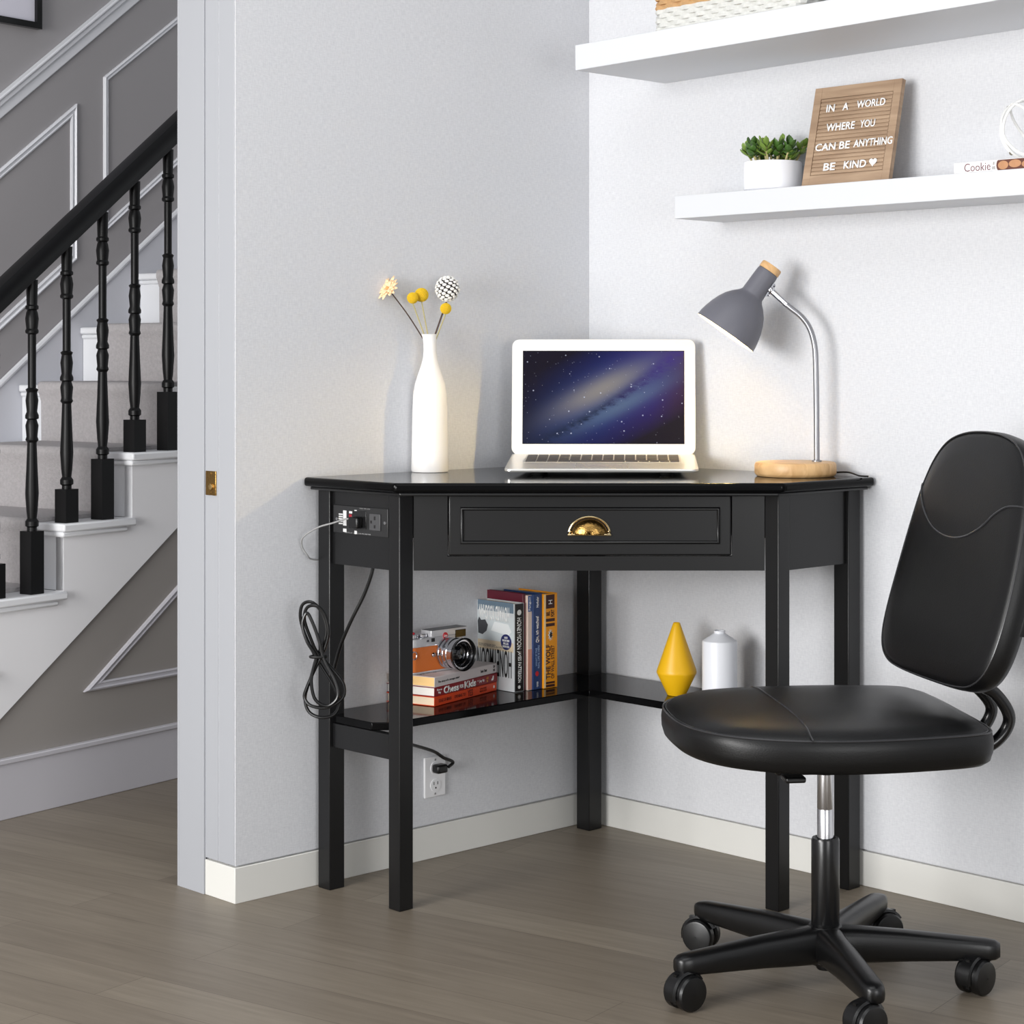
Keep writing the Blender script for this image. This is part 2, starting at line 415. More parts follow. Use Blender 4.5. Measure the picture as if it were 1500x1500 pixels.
# handrail
def rail(t): return 1.072+.79*t
b = MB()
tR = [(-.6), (2.0)]
prof = [(-.018, 0), (.018, 0), (.022, .012), (.028, .024), (.028, .042), (.019, .056), (0, .06), (-.019, .056), (-.028, .042), (-.028, .024), (-.022, .012)]
R = [[(t, .012+a, rail(t)+h) for a, h in prof] for t in tR]
b.rings(R); b.build('handrail', mat('black_rail_paint', (9, 9, 11), .42, spec=.3), st, smooth=True, ang=40)
BAL = [(0,.0125),(.10,.0112),(.105,.0138),(.116,.0138),(.121,.010),(.13,.012),(.155,.0142),(.195,.012),(.203,.0142),(.212,.0135),(.218,.0088),(.43,.0086),(.437,.0135),(.448,.0108),(.48,.0135),(.525,.011),(.54,.0142),(.552,.0142),(.557,.010),(.58,.0138),(.625,.0115),(.638,.0138),(.648,.0098),(.75,.0118),(.85,.0142),(.92,.0118),(.95,.0098),(.962,.0142),(.98,.0142),(.985,.0105),(1,.0105)]
BP = mat('black_baluster_paint', (9, 9, 10), .42, spec=.3)
for k in KS:
    if k > 7 : continue
    for j, dt in enumerate((.035, .1385)):
        t = nose(k)+dt; bh = .073 if j == 0 else .135
        zb0 = zt(k)+.0003; zr = rail(t-.01)
        b = MB(); b.box(t-.0178, t+.0178, .012-.0178, .012+.0178, zb0, zb0+bh)
        Lt = zr-zb0-bh
        b.lathe([(r*1.02, zr+.004-f*(Lt+.004)) for f, r in BAL][::-1], 14, c=(t, .012, 0))
        b.build('baluster', BP, st, smooth=True, ang=30)

# ================================================================ CORNER DESK
dk = thing('corner_desk', 'black wooden corner desk with one drawer, five legs and low shelf', 'desk', (0, 0, 0))
HT = .756
MB().prism([(.004, -.004), (.747, -.004), (.747, -.265), (.265, -.747), (.004, -.747)], HT-.017, HT).build('desktop', BLACKTOP, dk, bevel=.006, seg=4)
MB().prism([(.012, -.012), (.737, -.012), (.737, -.269), (.269, -.737), (.012, -.737)], HT-.023, HT-.0172).build('desktop_moulding', BLACK, dk, bevel=.002)
def leg(x0, y0, w, w2=None):
    MB().box(x0, x0+w, y0, y0+(w2 or w), 0, HT-.0232).build('leg', BLACK, dk, bevel=.0016)
leg(.014, -.72, .0345); leg(.218, -.72, .031); leg(.72-.0345, -.0485, .0345); leg(.72-.031, -.249, .031); leg(.024, -.061, .037)
for mir in (0, 1):
    def T(b):
        if mir: b.v = [(-y, -x, z) for x, y, z in b.v]
        return b
    T(MB().box(.0487, .2178, -.713, -.697, .598, HT-.0234)).build('side_panel', BLACK, dk)
    T(MB().box(.0487, .2178, -.713, -.697, .262, .3062)).build('stretcher', BLACK, dk, bevel=.001)
    T(MB().box(.014, .026, -.685, -.062, .63, HT-.0234)).build('back_panel', BLACK, dk)
# front rail, local frame across the diagonal
def RD(b):   # (r, d, z) -> world
    b.v = [tuple(W(x, y, z)) for x, y, z in b.v]; return b
dF = .661
sF = F/(D-dF)
R0, R1 = -.3105, .3105
dx0, dx1 = (655.5-CX)/sF, (1072.5-CX)/sF
dz1, dz0 = HC-(724-HY)/sF, HC-(815-HY)/sF
b = MB()
b.box(R0, dx0, dF-.016, dF, .598, HT-.0234); b.box(dx1, R1, dF-.016, dF, .598, HT-.0234)
b.box(dx0, dx1, dF-.016, dF, .598, dz0); b.box(dx0, dx1, dF-.016, dF, dz1, HT-.0234)
RD(b).build('front_rail', BLACK, dk)
g = .0016
dr = RD(MB().box(dx0+g, dx1-g, dF-.018, dF+.0022, dz0+g, dz1-g)).build('drawer', BLACK, dk, bevel=.0028, seg=3)
RD(MB().box(dx0+.02, dx1-.02, dF-.3, dF-.0185, dz0+.006, dz1-.006)).build('drawer_box', BLACK, dr)
mx0, mx1 = (674-CX)/sF, (1055-CX)/sF; mz1, mz0 = HC-(742.5-HY)/sF, HC-(797-HY)/sF
def ringprof(x0, x1, z0, z1, prof):
    R = [[(x0+o, y, z0+o), (x1-o, y, z0+o), (x1-o, y, z1-o), (x0+o, y, z1-o)] for o, y in prof]
    return MB().rings(R, cap0=False, cap1=False)
fy = dF+.0022
RD(ringprof(mx0, mx1, mz0, mz1, [(0, fy-.001), (.0005, fy+.003), (.0018, fy+.0052), (.0034, fy+.0058), (.0052, fy+.0046), (.0066, fy-.001)])).build('moulding', BLACK, dr, smooth=True, ang=60)
# cup pull
hx0, hx1 = (830-CX)/sF, (897-CX)/sF; hcx = (hx0+hx1)/2; hw = (hx1-hx0)/2
hz0 = HC-(782.5-HY)/sF; hh = .034
pl = thing_p = bpy.data.objects.new('cup_handle', None)
bpy.data.objects.remove(pl)
b = MB(); R = []
NU, NV = 20, 7
for j in range(NV+1):
    v = j/NV*pi/2*.96
    ring = []
    for i in range(NU+1):
        u = pi*i/NU
        ring.append((hcx+(hw-.008)*cos(u)*cos(v)**.9, fy+.001+.019*sin(v), hz0+(hh-.006)*sin(u)*cos(v)**.75+.0))
    R.append(ring)
vs = [p for r in R for p in r]; fs = []
for j in range(NV):
    for i in range(NU):
        a = j*(NU+1)+i; fs.append((a, a+1, a+NU+2, a+NU+1))
b.add(vs, fs)
# rim flange
fl = []
for i in range(NU+1):
    u = pi*i/NU; fl.append((hcx+(hw-.004)*cos(u), fy+.001, hz0+(hh-.003)*sin(u)))
cup = RD(b).build('cup_pull', BRASS, dr, smooth=True, ang=60)
m_ = cup.modifiers.new('sol', 'SOLIDIFY'); m_.thickness = .0016
b = MB(); b.tube([(hcx-(hw-.0022), fy+.0016, hz0-.001)]+fl+[(hcx+(hw-.0022), fy+.0016, hz0-.001)], .0022, 8)
b.tube([(hcx-(hw-.010), fy+.012, hz0+.0005), (hcx+(hw-.010), fy+.012, hz0+.0005)], .0011, 6)
for sgn in (-1, 1): b.sphere((hcx+sgn*(hw-.0065), fy+.002, hz0+.005), .0028, 10)
RD(b).build('pull_rim', mat('aged_brass_rim', (196, 178, 140), .22, 1), dr, smooth=True)
# low shelf
ZS = .321
MB().prism([(.014, -.712), (.16, -.712), (.185, -.687), (.185, -.185), (.687, -.185), (.712, -.16), (.712, -.014), (.014, -.014)], ZS-.0142, ZS).build('shelf', BLACKTOP, dk, bevel=.0016)
# power panel on the left side panel
yp = -.7132
pp = MB().box(.0535, .2105, yp-.0022, yp, .6555, .7065).build('power_panel', mat('black_panel_plastic', (34, 34, 35), .4), dk, bevel=.0015)
GREYP = mat('grey_text_ink', (150, 150, 150), .6)
b = MB(); cx_, cz_ = .1755, .681
ol = MB().box(cx_-.0155, cx_+.0155, yp-.0042, yp-.0021, cz_-.015, cz_+.015).build('outlet_socket', mat('dark_grey_plastic', (70, 70, 72), .45), pp, bevel=.001)
b = MB(); b.box(cx_-.0015, cx_+.0025, yp-.0047, yp-.004, cz_+.004, cz_+.0105); b.box(cx_-.0015, cx_+.0025, yp-.0047, yp-.004, cz_-.0105, cz_-.005); b.box(cx_-.0115, cx_-.0075, yp-.0047, yp-.004, cz_-.0025, cz_+.0025)
b.v = [(x, y, z) for x, y, z in b.v]; b.build('slot', INK, ol)
b = MB(); b.box(.110, .150, yp-.0032, yp-.0021, .667, .6985); b.build('outlet_socket', mat('black_glossy_socket', (20, 20, 21), .25), pp, bevel=.001)
for xq in (.0645, .2025):
    b = MB(); b.lathe([(.0005, 0), (.0032, 0), (.0028, .001), (.0005, .0012)], 14, Matrix.Translation((xq, yp-.0022, .681)) @ Matrix.Rotation(pi/2, 4, 'X')); b.build('screw', STEEL, pp)
b = MB()
b.box(.0835, .093, yp-.003, yp-.0021, .670, .6975); b.box(.0835, .093, yp-.003, yp-.0021, .6585, .6645)
b.build('white_sticker', mat('white_sticker_paper', (214, 214, 214), .6), pp)
b = MB()
for q in range(5): b.box(.0705, .082, yp-.003, yp-.0021, .672+q*.0042, .6745+q*.0042)
b.build('usb_port', mat('pale_port_plastic', (205, 205, 205), .5), pp)
MB().box(.1005, .1085, yp-.0032, yp-.0021, .679, .6915).build('switch', mat('red_rocker_switch', (150, 20, 40), .35, emit=(150, 20, 40), estr=.05), pp, bevel=.0006)
for q in ((.101, .111, .693, .697), (.1165, .123, .686, .7), (.1165, .1235, .6565, .6625)):
    MB().box(q[0], q[1], yp-.003, yp-.0021, q[2], q[3]).build('white_sticker', mat('white_sticker_paper', (214, 214, 214)), pp)
text('panel_lettering', 'MAX 15A 125V', .03, .0022, GREYP, pp, (.146, yp-.0022, .7035), (1, 0, 0), (0, 0, 1), depth=.0002, off=.01)
text('panel_lettering', 'USB 5V 2.1A   OVERLOAD PROTECTOR', .075, .0022, GREYP, pp, (.125, yp-.0022, .658), (1, 0, 0), (0, 0, 1), depth=.0002, off=.01)

# charging plug and its pale cable
uc = thing('charging_cable', 'thin grey cable with black plug in the desk side power panel', 'cable', (.127, yp-.0035, .68))
o = Vector((.127, yp-.0035, .68))
MB().box(-.0135, .0135, -.013, 0, -.012, .008).build('plug', PLASTIC, uc, bevel=.003)
pts = [(.117, yp-.013, .6845), (.108, yp-.019, .6835), (.085, yp-.027, .676), (.055, -.752, .6665), (.018, -.757, .647), (-.006+.014, -.752, .629), (.010, -.742, .613), (.0065, -.73, .6045), (.005, -.70, .600)]
b = MB(); b.tube(smoothpts([Vector(p)-o for p in pts], 6), .0016, 8)
b.build('cord', mat('grey_cable', (150, 150, 150), .4), uc, smooth=True)

# black supply cord of the desk: hanging run, coiled bundle at the wall leg, run to the wall outlet
pc = thing('power_cord', 'black power cord coiled and tied beside the left rear desk leg', 'cord', (0, 0, 0))
CORD = mat('black_cord_rubber', (14, 14, 15), .28)
b = MB()
b.tube(smoothpts([P(548, 822, .585), P(544, 842, .585), P(533, 872, .58), P(516, 906, .575), P(503, 935, .57), P(496, 955, .56), P(488, 985, .55)], 6), .0032, 10)
b.build('cord', CORD, pc, smooth=True)
def loop(pts, d, r=.0031):
    return smoothpts([P(px, py, d+dd) for px, py, dd in pts], 6, closed=True)
b = MB()
DC = .612
b.tube(loop([(461, 960, 0), (447, 930, .004), (440, 905, .006), (443, 886, .006), (456, 882, .006), (470, 895, .004), (478, 920, .002), (474, 942, 0), (464, 962, 0), (456, 990, .0), (447, 1020, .004), (452, 1042, .006), (470, 1051, .008), (490, 1046, .006), (497, 1028, .004), (488, 1004, .002), (472, 978, 0)], DC), .003, 9, closed=True)
b.tube(loop([(466, 958, .006), (455, 935, .01), (446, 908, .012), (450, 890, .012), (464, 888, .012), (476, 902, .01), (481, 926, .008), (476, 948, .006), (470, 962, .006), (459, 985, .008), (449, 1008, .01), (446, 1022, .01), (456, 1034, .012), (480, 1036, .012), (502, 1022, .01), (503, 1002, .008), (487, 980, .006)], DC), .003, 9, closed=True)
b.tube(loop([(463, 963, .012), (450, 940, .016), (443, 915, .016), (449, 898, .016), (457, 910, .016), (468, 940, .014), (474, 965, .012), (490, 995, .014), (495, 1020, .016), (480, 1034, .016), (462, 1025, .016), (456, 1000, .014), (459, 980, .012)], DC), .003, 9, closed=True)
b.build('coil', CORD, pc, smooth=True)
c0 = P(466, 962, DC+.006)
b = MB(); b.tube([c0+Vector(((.014*cos(a))*.707+.0*sin(a), (.014*cos(a))*.707, .0))+Vector((.0085*sin(a)*.707, -.0085*sin(a)*.707, .0)) for a in [2*pi*k/20 for k in range(20)]], .0028, 8, closed=True)
b.build('cable_tie', mat('black_tie', (10, 10, 10), .5), pc, smooth=True)
yo = yl(635, 0); zo = zz(1137, 0, yo)
pq = Vector((.028, yo+.012, zo+.020))
b = MB(); b.tube(smoothpts([P(560, 1086, .60), P(590, 1088, .50), P(614, 1094, .42), P(636, 1101, .36), P(650, 1110, .335), pq+Vector((.0, .014, .008)), pq+Vector((0, .002, .0))], 6), .0032, 10)
b.build('cord', CORD, pc, smooth=True)
MB().box(.0085, .0085+.02, yo-.012, yo+.014, zo+.009, zo+.026).build('plug', PLASTIC, pc, bevel=.004)

# wall outlet
wo = thing('wall_outlet', 'white double wall outlet low on the left wall under the desk', 'wall outlet', (0, yo, zo))
MB().box(.0005, .0055, -.027, .027, -.0395, .0395).build('cover_plate', mat('white_outlet_plastic', (232, 232, 234), .4), wo, bevel=.002)
for q, zq in enumerate((.0175, -.0165)):
    b = MB(); b.lathe([(.0125, 0), (.0125, .0015), (.001, .0016)], 24, Matrix.Translation((.0055, 0, zq)) @ Matrix.Rotation(pi/2, 4, 'Y')); so = b.build('socket', mat('white_outlet_plastic', (232, 232, 234)), wo)
    b = MB(); b.box(.0069, .0074, -.0055, -.004, zq+.001, zq+.007); b.box(.0069, .0074, .004, .0055, zq+.001, zq+.007); b.sphere((.007, 0, zq-.005), .002, 8, sc=(.3, 1, 1)); b.build('slot', INK, so)
for zq in (.033, -.033):
    b = MB(); b.lathe([(.0005, 0), (.0022, 0), (.0015, .0006), (.0004, .0007)], 10, Matrix.Translation((.0055, 0, zq)) @ Matrix.Rotation(pi/2, 4, 'Y'))
    b.build('screw', STEEL, wo)

# ================================================================ ON THE DESK
HTD = HT+.0006
R45 = radians(45)
# --- white vase
VX, VY = .0425, -.4745
va = thing('vase', 'tall white porcelain bottle vase on the desk, holding dried flowers', 'vase', (VX, VY, HTD))
S_ = 765.0
prof = [(0, .0005), (.025, .0), (.0345, .0), (.0360, .004), (.0352, .03), (.0345, .08), (.0335, .12), (.0322, .148), (.029, .168), (.0235, .186), (.0175, .203), (.0138, .217), (.0124, .232), (.0127, .247), (.0150, .259), (.0172, .2637), (.0160, .264), (.0145, .2625), (.011, .245), (.0105, .22), (.012, .2)]
MB().lathe(prof, 48, cap0=False, cap1=True).build('body', PORC, va, smooth=True, ang=60)
vtop = Vector((VX, VY, HTD+.264))
STEMD = mat('dark_brown_stem', (70, 52, 44), .6); STEMG = mat('dry_green_stem', (176, 166, 116), .6)
PUFF = mat('yellow_billy_ball', (246, 200, 40), .9, bump=1.0, bscale=420, var=.25, vscale=300)
def stem(parent, o, a, b_, m, r, bend=0):
    mid = (a+b_)/2+Vector((0, 0, bend))
    b = MB(); b.tube([p-o for p in smoothpts([a-Vector((0,0,.03))*0, mid, b_], 6)], r, 7); return b.build('stem', m, parent, smooth=True)
dV = (VX-VY)/S2
def billy(px, py, rp, dd, spx, label):
    c = P(px, py, dV+dd); s = F/(D-dV-dd); r = rp/s
    base = P(spx, 494, dV+dd*.2)
    t = thing('craspedia_flower', label, 'dried flower', base-Vector((0, 0, .012)), 0, 'yellow billy ball flowers in the white vase')
    o = base-Vector((0, 0, .012))
    stem(t, o, o, c-Vector((0, 0, r*.9)), STEMG, .0012)
    b = MB(); cc = c-o
    b.sphere(cc, r*.9, 20)
    for k in range(230):          # tightly packed florets
        y = 1-2*(k+.5)/230; rr = sqrt(1-y*y); a = k*2.39996
        n = Vector((rr*cos(a), rr*sin(a), y))
        b.sphere(cc+n*r*.93, r*.105, 6)
    b.build('flower_head', PUFF, t, smooth=True)
billy(604.5, 436.5, 8.3, .020, 626, 'yellow billy ball flower lowest of the pair near the middle of the vase')
billy(617.5, 432, 10.2, .004, 629, 'largest yellow billy ball flower, behind its neighbour in the white vase')
billy(653, 452, 8.2, .018, 636, 'small yellow billy ball flower in front of the white cone flower')
# daisy
base = P(624, 494, dV); o = base-Vector((0, 0, .012))
t = thing('dried_daisy', 'pale peach dried daisy leaning left out of the white vase', 'dried flower', o)
hc = P(568, 423, dV+.03)
stem(t, o, o, P(574, 430, dV+.025), STEMD, .0013, .004)
ax = (Vector(W(-.42, .80, .62))).normalized()
Md = Matrix.Translation(hc-o) @ ax.to_track_quat('Z', 'Y').to_matrix().to_4x4()
b = MB()
for ring, (n, L, lift) in enumerate(((13, .0245, .12), (12, .0185, .5), (9, .0125, 1.0))):
    for i in range(n):
        a = 2*pi*i/n+ring*.3+random.uniform(-.1, .1); Lq = L*random.uniform(.85, 1.12)
        rows = []
        for q in range(5):
            f = q/4; w = .0032*sin(pi*(.12+.8*f))*1.25
            x = .002+Lq*f; z = .001+lift*Lq*f*.6-.002*f*f*ring+random.uniform(-.0004, .0004)
            rows.append([(x*cos(a)-w*sin(a), x*sin(a)+w*cos(a), z+.001), (x*cos(a), x*sin(a), z), (x*cos(a)+w*sin(a), x*sin(a)-w*cos(a), z+.001)])
        vs = [p for r in rows for p in r]; fs = []
        for q in range(4):
            for e_ in range(2): k = q*3+e_; fs.append((k, k+1, k+4, k+3))
        b.add(vs, fs, Md)
pt_ = b.build('petal', mat('peach_petal', (250, 214, 170), .7), t, smooth=True)
m_ = pt_.modifiers.new('sol', 'SOLIDIFY'); m_.thickness = .0006
MB().sphere((0, 0, .003), .0035, 12, Md, (1, 1, .6)).build('flower_centre', mat('orange_centre', (226, 160, 96), .8), t, smooth=True)
# cone flower
base = P(633, 494, dV); o = base-Vector((0, 0, .012))
t = thing('cone_flower', 'round white and black scaled cone flower, tallest in the white vase', 'dried flower', o)
cc = P(655.5, 423, dV-.008)-o
stem(t, o, o, o+cc+Vector((0, 0, -.02)), STEMD, .0017)
MB().sphere(cc, .0215, 24, sc=(1, 1, 1.05)).build('core', mat('dark_cone_core', (38, 32, 34), .8), t, smooth=True)
b = MB()
N_ = 92
for k in range(N_):
    y = 1-2*(k+.5)/N_; rr = sqrt(1-y*y); a = k*2.39996
    n = Vector((rr*cos(a), rr*sin(a), y*1.05))
    nn = n.normalized()
    q = (nn+Vector((0, 0, .25))).normalized().to_track_quat('Z', 'Y').to_matrix().to_4x4()
    Mq = Matrix.Translation(cc+n*.0222) @ q
    b.sphere((0, 0, 0), .0046, 8, Mq, (1.0, .72, .5))
b.build('scale', mat('white_cone_scale', (240, 238, 232), .6), t, smooth=True)

# --- laptop
LX, LD = .0225, .503
lp = thing('laptop', 'silver laptop, open with galaxy picture on its screen', 'laptop', W(LX, LD, HTD), radians(43.6))
BWH = .18; DEP = .236
zf, zb_ = .0127, .0297
SILW = mat('pearl_silver_case', (218, 216, 212), .28, .65)
def rrect(hx, y0, y1, r, n=5):
    out = []
    for cx_, cy_, a0 in ((hx-r, y1-r, 0), (-hx+r, y1-r, pi/2), (-hx+r, y0+r, pi), (hx-r, y0+r, 1.5*pi)):
        for k in range(n+1): a = a0+pi/2*k/n; out.append((cx_+r*cos(a), cy_+r*sin(a)))
    return out
def zplane(y, off=0): return zf+(zb_-zf)*y/DEP+off
o2 = rrect(BWH, 0, DEP, .012)
R = [[(x*f_, (y-DEP/2)*f_+DEP/2, zplane(y, off)) for x, y in o2] for f_, off in ((.99, -.0062), (1, -.0045), (1, -.0008), (.996, 0))]
MB().rings(R).build('base', SILW, lp, smooth=True)
o3 = rrect(BWH-.012, .012, DEP-.004, .02)
R = [[(x, y, .0035+.001*(1-y/DEP)) for x, y in rrect(BWH-.03, .03, DEP-.02, .02)], [(x, y, zplane(y, -.0066)) for x, y in o3]]
MB().rings(R).build('bottom_case', mat('black_case_plastic', (16, 16, 17), .3), lp, smooth=True, ang=30)
for x in (-.12, .12):
    for y in (.045, .2):
        b = MB(); b.lathe([(.011, 0), (.012, .002), (.011, .0048)], 16, c=(x, y, 0))
        b.build('rubber_foot', mat('black_rubber', (12, 12, 12), .8), lp, smooth=True)
Mk = Matrix.Translation((0, 0, zf)) @ Matrix.Rotation(atan2(zb_-zf, DEP), 4, 'X')
b = MB(); b.box(-.150, .150, .098, .214, .0001, .0006, Mk); b.build('keyboard_tray', mat('silver_tray', (196, 192, 186), .4, .5), lp)
b = MB()
for rI in range(6):
    y0 = .100+rI*.019; n = 14; x = -.1475
    ws = [1]*14
    if rI == 0: ws = [1, 1, 1, 1.2, 5, 1.2, 1, .93, .93, .93]
    tot = sum(ws)
    for w_ in ws:
        wd = .295*w_/tot; b.box(x+.0013, x+wd-.0013, y0+.0012, y0+(.0168 if rI < 5 else .010), .0007, .0022, Mk); x += wd
b.build('keyboard', mat('dark_grey_keys', (62, 58, 58), .5), lp)
MB().box(-.05, .05, .014, .086, .0001, .0005, Mk).build('trackpad', mat('silver_trackpad', (200, 196, 190), .25, .6), lp, bevel=.0003)
# lid
lidE = MB()
LH = .229
outl = [(x, z) for x, z in rrect(BWH+.0012, 0, LH, .014)]
R = [[(x*f_, y, (z-LH/2)*f_+LH/2) for x, z in outl] for f_, y in ((.992, .0068), (1, .005), (1, .001), (.995, 0))]
lid = lidE.rings(R).build('lid', mat('white_silver_bezel', (232, 230, 228), .32, .15), lp, smooth=True)
lid.location = (0, DEP-.004, zb_-.002); lid.rotation_euler = (-radians(6.5), 0, 0)
scx0, scx1, scz0, scz1 = -BWH+.0213, BWH-.0218, .0225, .205
MB().box(scx0-.0012, scx1+.0012, -.0003, .0001, scz0-.0012, scz1+.0012).build('screen_border', BTUBE, lid)

def screen_mat():
    m = bpy.data.materials.new('galaxy_display'); m.use_nodes = True
    nt = m.node_tree; N = nt.nodes; L = nt.links; b = N['Principled BSDF']
    b.inputs['Base Color'].default_value = (.004, .004, .005, 1); b.inputs['Roughness'].default_value = .3; b.inputs['Specular IOR Level'].default_value = .06
    tc = N.new('ShaderNodeTexCoord'); sx = N.new('ShaderNodeSeparateXYZ'); L.new(tc.outputs['Object'], sx.inputs[0])
    def mth(op, a, b_=None, c=None, clamp=False):
        n = N.new('ShaderNodeMath'); n.operation = op; n.use_clamp = clamp
        for i, v in enumerate((a, b_, c)):
            if v is None: continue
            if isinstance(v, (int, float)): n.inputs[i].default_value = v
            else: L.new(v, n.inputs[i])
        return n.outputs[0]
    x = mth('DIVIDE', sx.outputs['X'], .16); z = mth('DIVIDE', mth('SUBTRACT', sx.outputs['Z'], .1138), .16)
    ang = radians(27)
    a = mth('ADD', mth('MULTIPLY', x, cos(ang)), mth('MULTIPLY', z, sin(ang)))
    bb = mth('SUBTRACT', mth('MULTIPLY', z, cos(ang)), mth('MULTIPLY', x, sin(ang)))
    def gauss(u, c, s): 
        q = mth('DIVIDE', mth('SUBTRACT', u, c), s); return mth('MULTIPLY', mth('MULTIPLY', q, q), -1)
    def G(ac, asg, bc, bsg): return mth('EXPONENT', mth('ADD', gauss(a, ac, asg), gauss(bb, bc, bsg)))
    mp = N.new('ShaderNodeMapping'); mp.inputs['Rotation'].default_value = (0, ang, 0); mp.inputs['Scale'].default_value = (30, 30, 80); L.new(tc.outputs['Object'], mp.inputs[0])
    ns = N.new('ShaderNodeTexNoise'); ns.inputs['Scale'].default_value = 1.6; ns.inputs['Detail'].default_value = 9; ns.inputs['Roughness'].default_value = .75; L.new(mp.outputs[0], ns.inputs['Vector'])
    def mix(f_, c1, c2):
        n = N.new('ShaderNodeMixRGB')
        if isinstance(f_, (int, float)): n.inputs[0].default_value = f_
        else: L.new(f_, n.inputs[0])
        for i, c in ((1, c1), (2, c2)):
            if isinstance(c, tuple): n.inputs[i].default_value = c
            else: L.new(c, n.inputs[i])
        return n.outputs[0]
    rp = N.new('ShaderNodeValToRGB'); L.new(mth('MULTIPLY_ADD', x, .5, .5), rp.inputs[0])
    els = rp.color_ramp.elements
    els[0].position = 0; els[0].color = rgb(20, 18, 40); els[1].position = 1; els[1].color = rgb(80, 44, 84)
    e_ = els.new(.22); e_.color = rgb(22, 34, 88); e_ = els.new(.5); e_.color = rgb(26, 38, 118); e_ = els.new(.8); e_.color = rgb(58, 36, 128)
    col = rp.outputs[0]
    # dark upper-left and lower-right corners
    cr = mth('MULTIPLY', mth('ABSOLUTE', bb), 1.5, clamp=True); cr = mth('POWER', cr, 2)
    col = mix(cr, col, rgb(22, 16, 34))
    wide = G(.25, .95, .0, .26); col = mix(mth('MULTIPLY', wide, .6), col, rgb(74, 98, 146))
    core = G(.02, .56, .10, .14); col = mix(mth('MULTIPLY', core, .95), col, rgb(156, 150, 146))
    low = G(.15, .62, -.19, .10); col = mix(mth('MULTIPLY', low, .6), col, rgb(110, 134, 160))
    # dust lane, curving, broken up by noise
    cb = mth('ADD', mth('MULTIPLY', mth('MULTIPLY', a, a), .06), mth('ADD', -.095, mth('MULTIPLY', a, .10)))
    wd = mth('ADD', .040, mth('MULTIPLY', mth('ABSOLUTE', mth('ADD', a, .1)), .05))
    q = mth('DIVIDE', mth('SUBTRACT', mth('ADD', bb, mth('MULTIPLY', mth('SUBTRACT', ns.outputs['Fac'], .5), .22)), cb), wd)
    lane = mth('EXPONENT', mth('MULTIPLY', mth('MULTIPLY', q, q), -1))
    lane = mth('MULTIPLY', lane, mth('MULTIPLY', mth('SUBTRACT', ns.outputs['Fac'], .30), 3.2, clamp=True))
    lm = mth('MULTIPLY', mth('SUBTRACT', .98, mth('MULTIPLY', a, .0)), lane, clamp=True)
    lanecol = mix(mth('MULTIPLY_ADD', a, 1.0, .1, clamp=True), rgb(28, 38, 66), rgb(70, 50, 140))
    col = mix(lm, col, lanecol)
    for (ss, th, br) in ((60, .055, 1.6), (120, .06, .7)):
        v = N.new('ShaderNodeTexVoronoi'); v.inputs['Scale'].default_value = ss; L.new(tc.outputs['Object'], v.inputs['Vector'])
        st_ = mth('LESS_THAN', v.outputs['Distance'], th*1.6)
        col = mix(mth('MULTIPLY', st_, .75 if br > 1 else .35), col, rgb(215, 220, 245))
    L.new(col, b.inputs['Emission Color']); b.inputs['Emission Strength'].default_value = .62
    return m
MB().box(scx0, scx1, -.0006, -.0002, scz0, scz1).build('screen', screen_mat(), lid)

# --- desk lamp
BR_, BD = .382, .499
lo = W(BR_, BD, HTD)
la = thing('desk_lamp', 'grey metal desk lamp switched on, with round bamboo base', 'lamp', lo)
b = MB(); b.lathe([(0, 0), (.071, 0), (.0745, .003), (.0757, .006), (.0757, .020), (.0738, .0245), (.070, .026), (0, .026)], 56, cap0=False, cap1=False)
b.build('base', BAMBOO, la, smooth=True, ang=40)
GP = mat('grey_metal_tube', (150, 150, 154), .3, .75)
sh_d = .462
pp_ = [P(1196.5, 680, BD), P(1196, 600, BD), P(1195, 535, BD), P(1193, 505, BD-.001), P(1186, 481, BD-.004), P(1174, 464, BD-.008), P(1158, 451, BD-.013), P(1148, 443, BD-.017)]
pp_[0].z = HTD+.0255
b = MB(); b.tube([p-lo for p in smoothpts(pp_, 8)], .0054, 14); b.build('pole', GP, la, smooth=True)
b = MB(); b.lathe([(.009, 0), (.009, .003), (.006, .004)], 20, c=tuple(pp_[0]-lo)); b.build('pole_collar', GP, la, smooth=True)
ct = P(1131.5, 389.5, sh_d+.002); cr_ = P(1062.5, 487.5, sh_d+.001)     # cap top and rim centre
axis = (ct-cr_).normalized(); Ls = (ct-cr_).length
Ms = Matrix.Translation(cr_-lo) @ axis.to_track_quat('Z', 'Y').to_matrix().to_4x4()
jn = P(1129, 425, sh_d+.006)
b = MB(); b.tube([P(1153, 447, BD-.015)-lo, jn-lo], .0062, 12); b.build('joint_sleeve', CHROME, la, smooth=True)
nk = Ms @ Vector((0, 0, Ls-.040)) + lo
b = MB(); b.sphere(jn-lo, .0085, 14); b.tube([jn-lo, (nk-lo)+(jn-nk).normalized()*.021], .005, 10)
dirn = (jn-nk).normalized()
Mp_ = Matrix.Translation(nk-lo+dirn*.0235) @ dirn.to_track_quat('Z', 'Y').to_matrix().to_4x4()
b.box(-.006, .006, -.014, .014, -.002, .001, Mp_)
for q in (-.010, .010): b.sphere((0, q, .0015), .003, 8, Mp_)
b.build('joint_bracket', CHROME, la, smooth=True, ang=40)
L0 = Ls-.013
so_ = [(.0630, 0), (.0622, .010), (.0598, .022), (.0560, .036), (.0505, .050), (.0435, .063), (.0345, .074), (.0265, .0815), (.0228, .0865), (.0222, .089), (.0212, L0-.012), (.0206, L0-.003), (.0196, L0)]
si_ = [(.0185, L0-.002), (.0190, .088), (.0250, .0795), (.0330, .072), (.042, .0615), (.0490, .0488), (.0545, .035), (.0583, .0215), (.0608, .0095), (.0616, 0)]
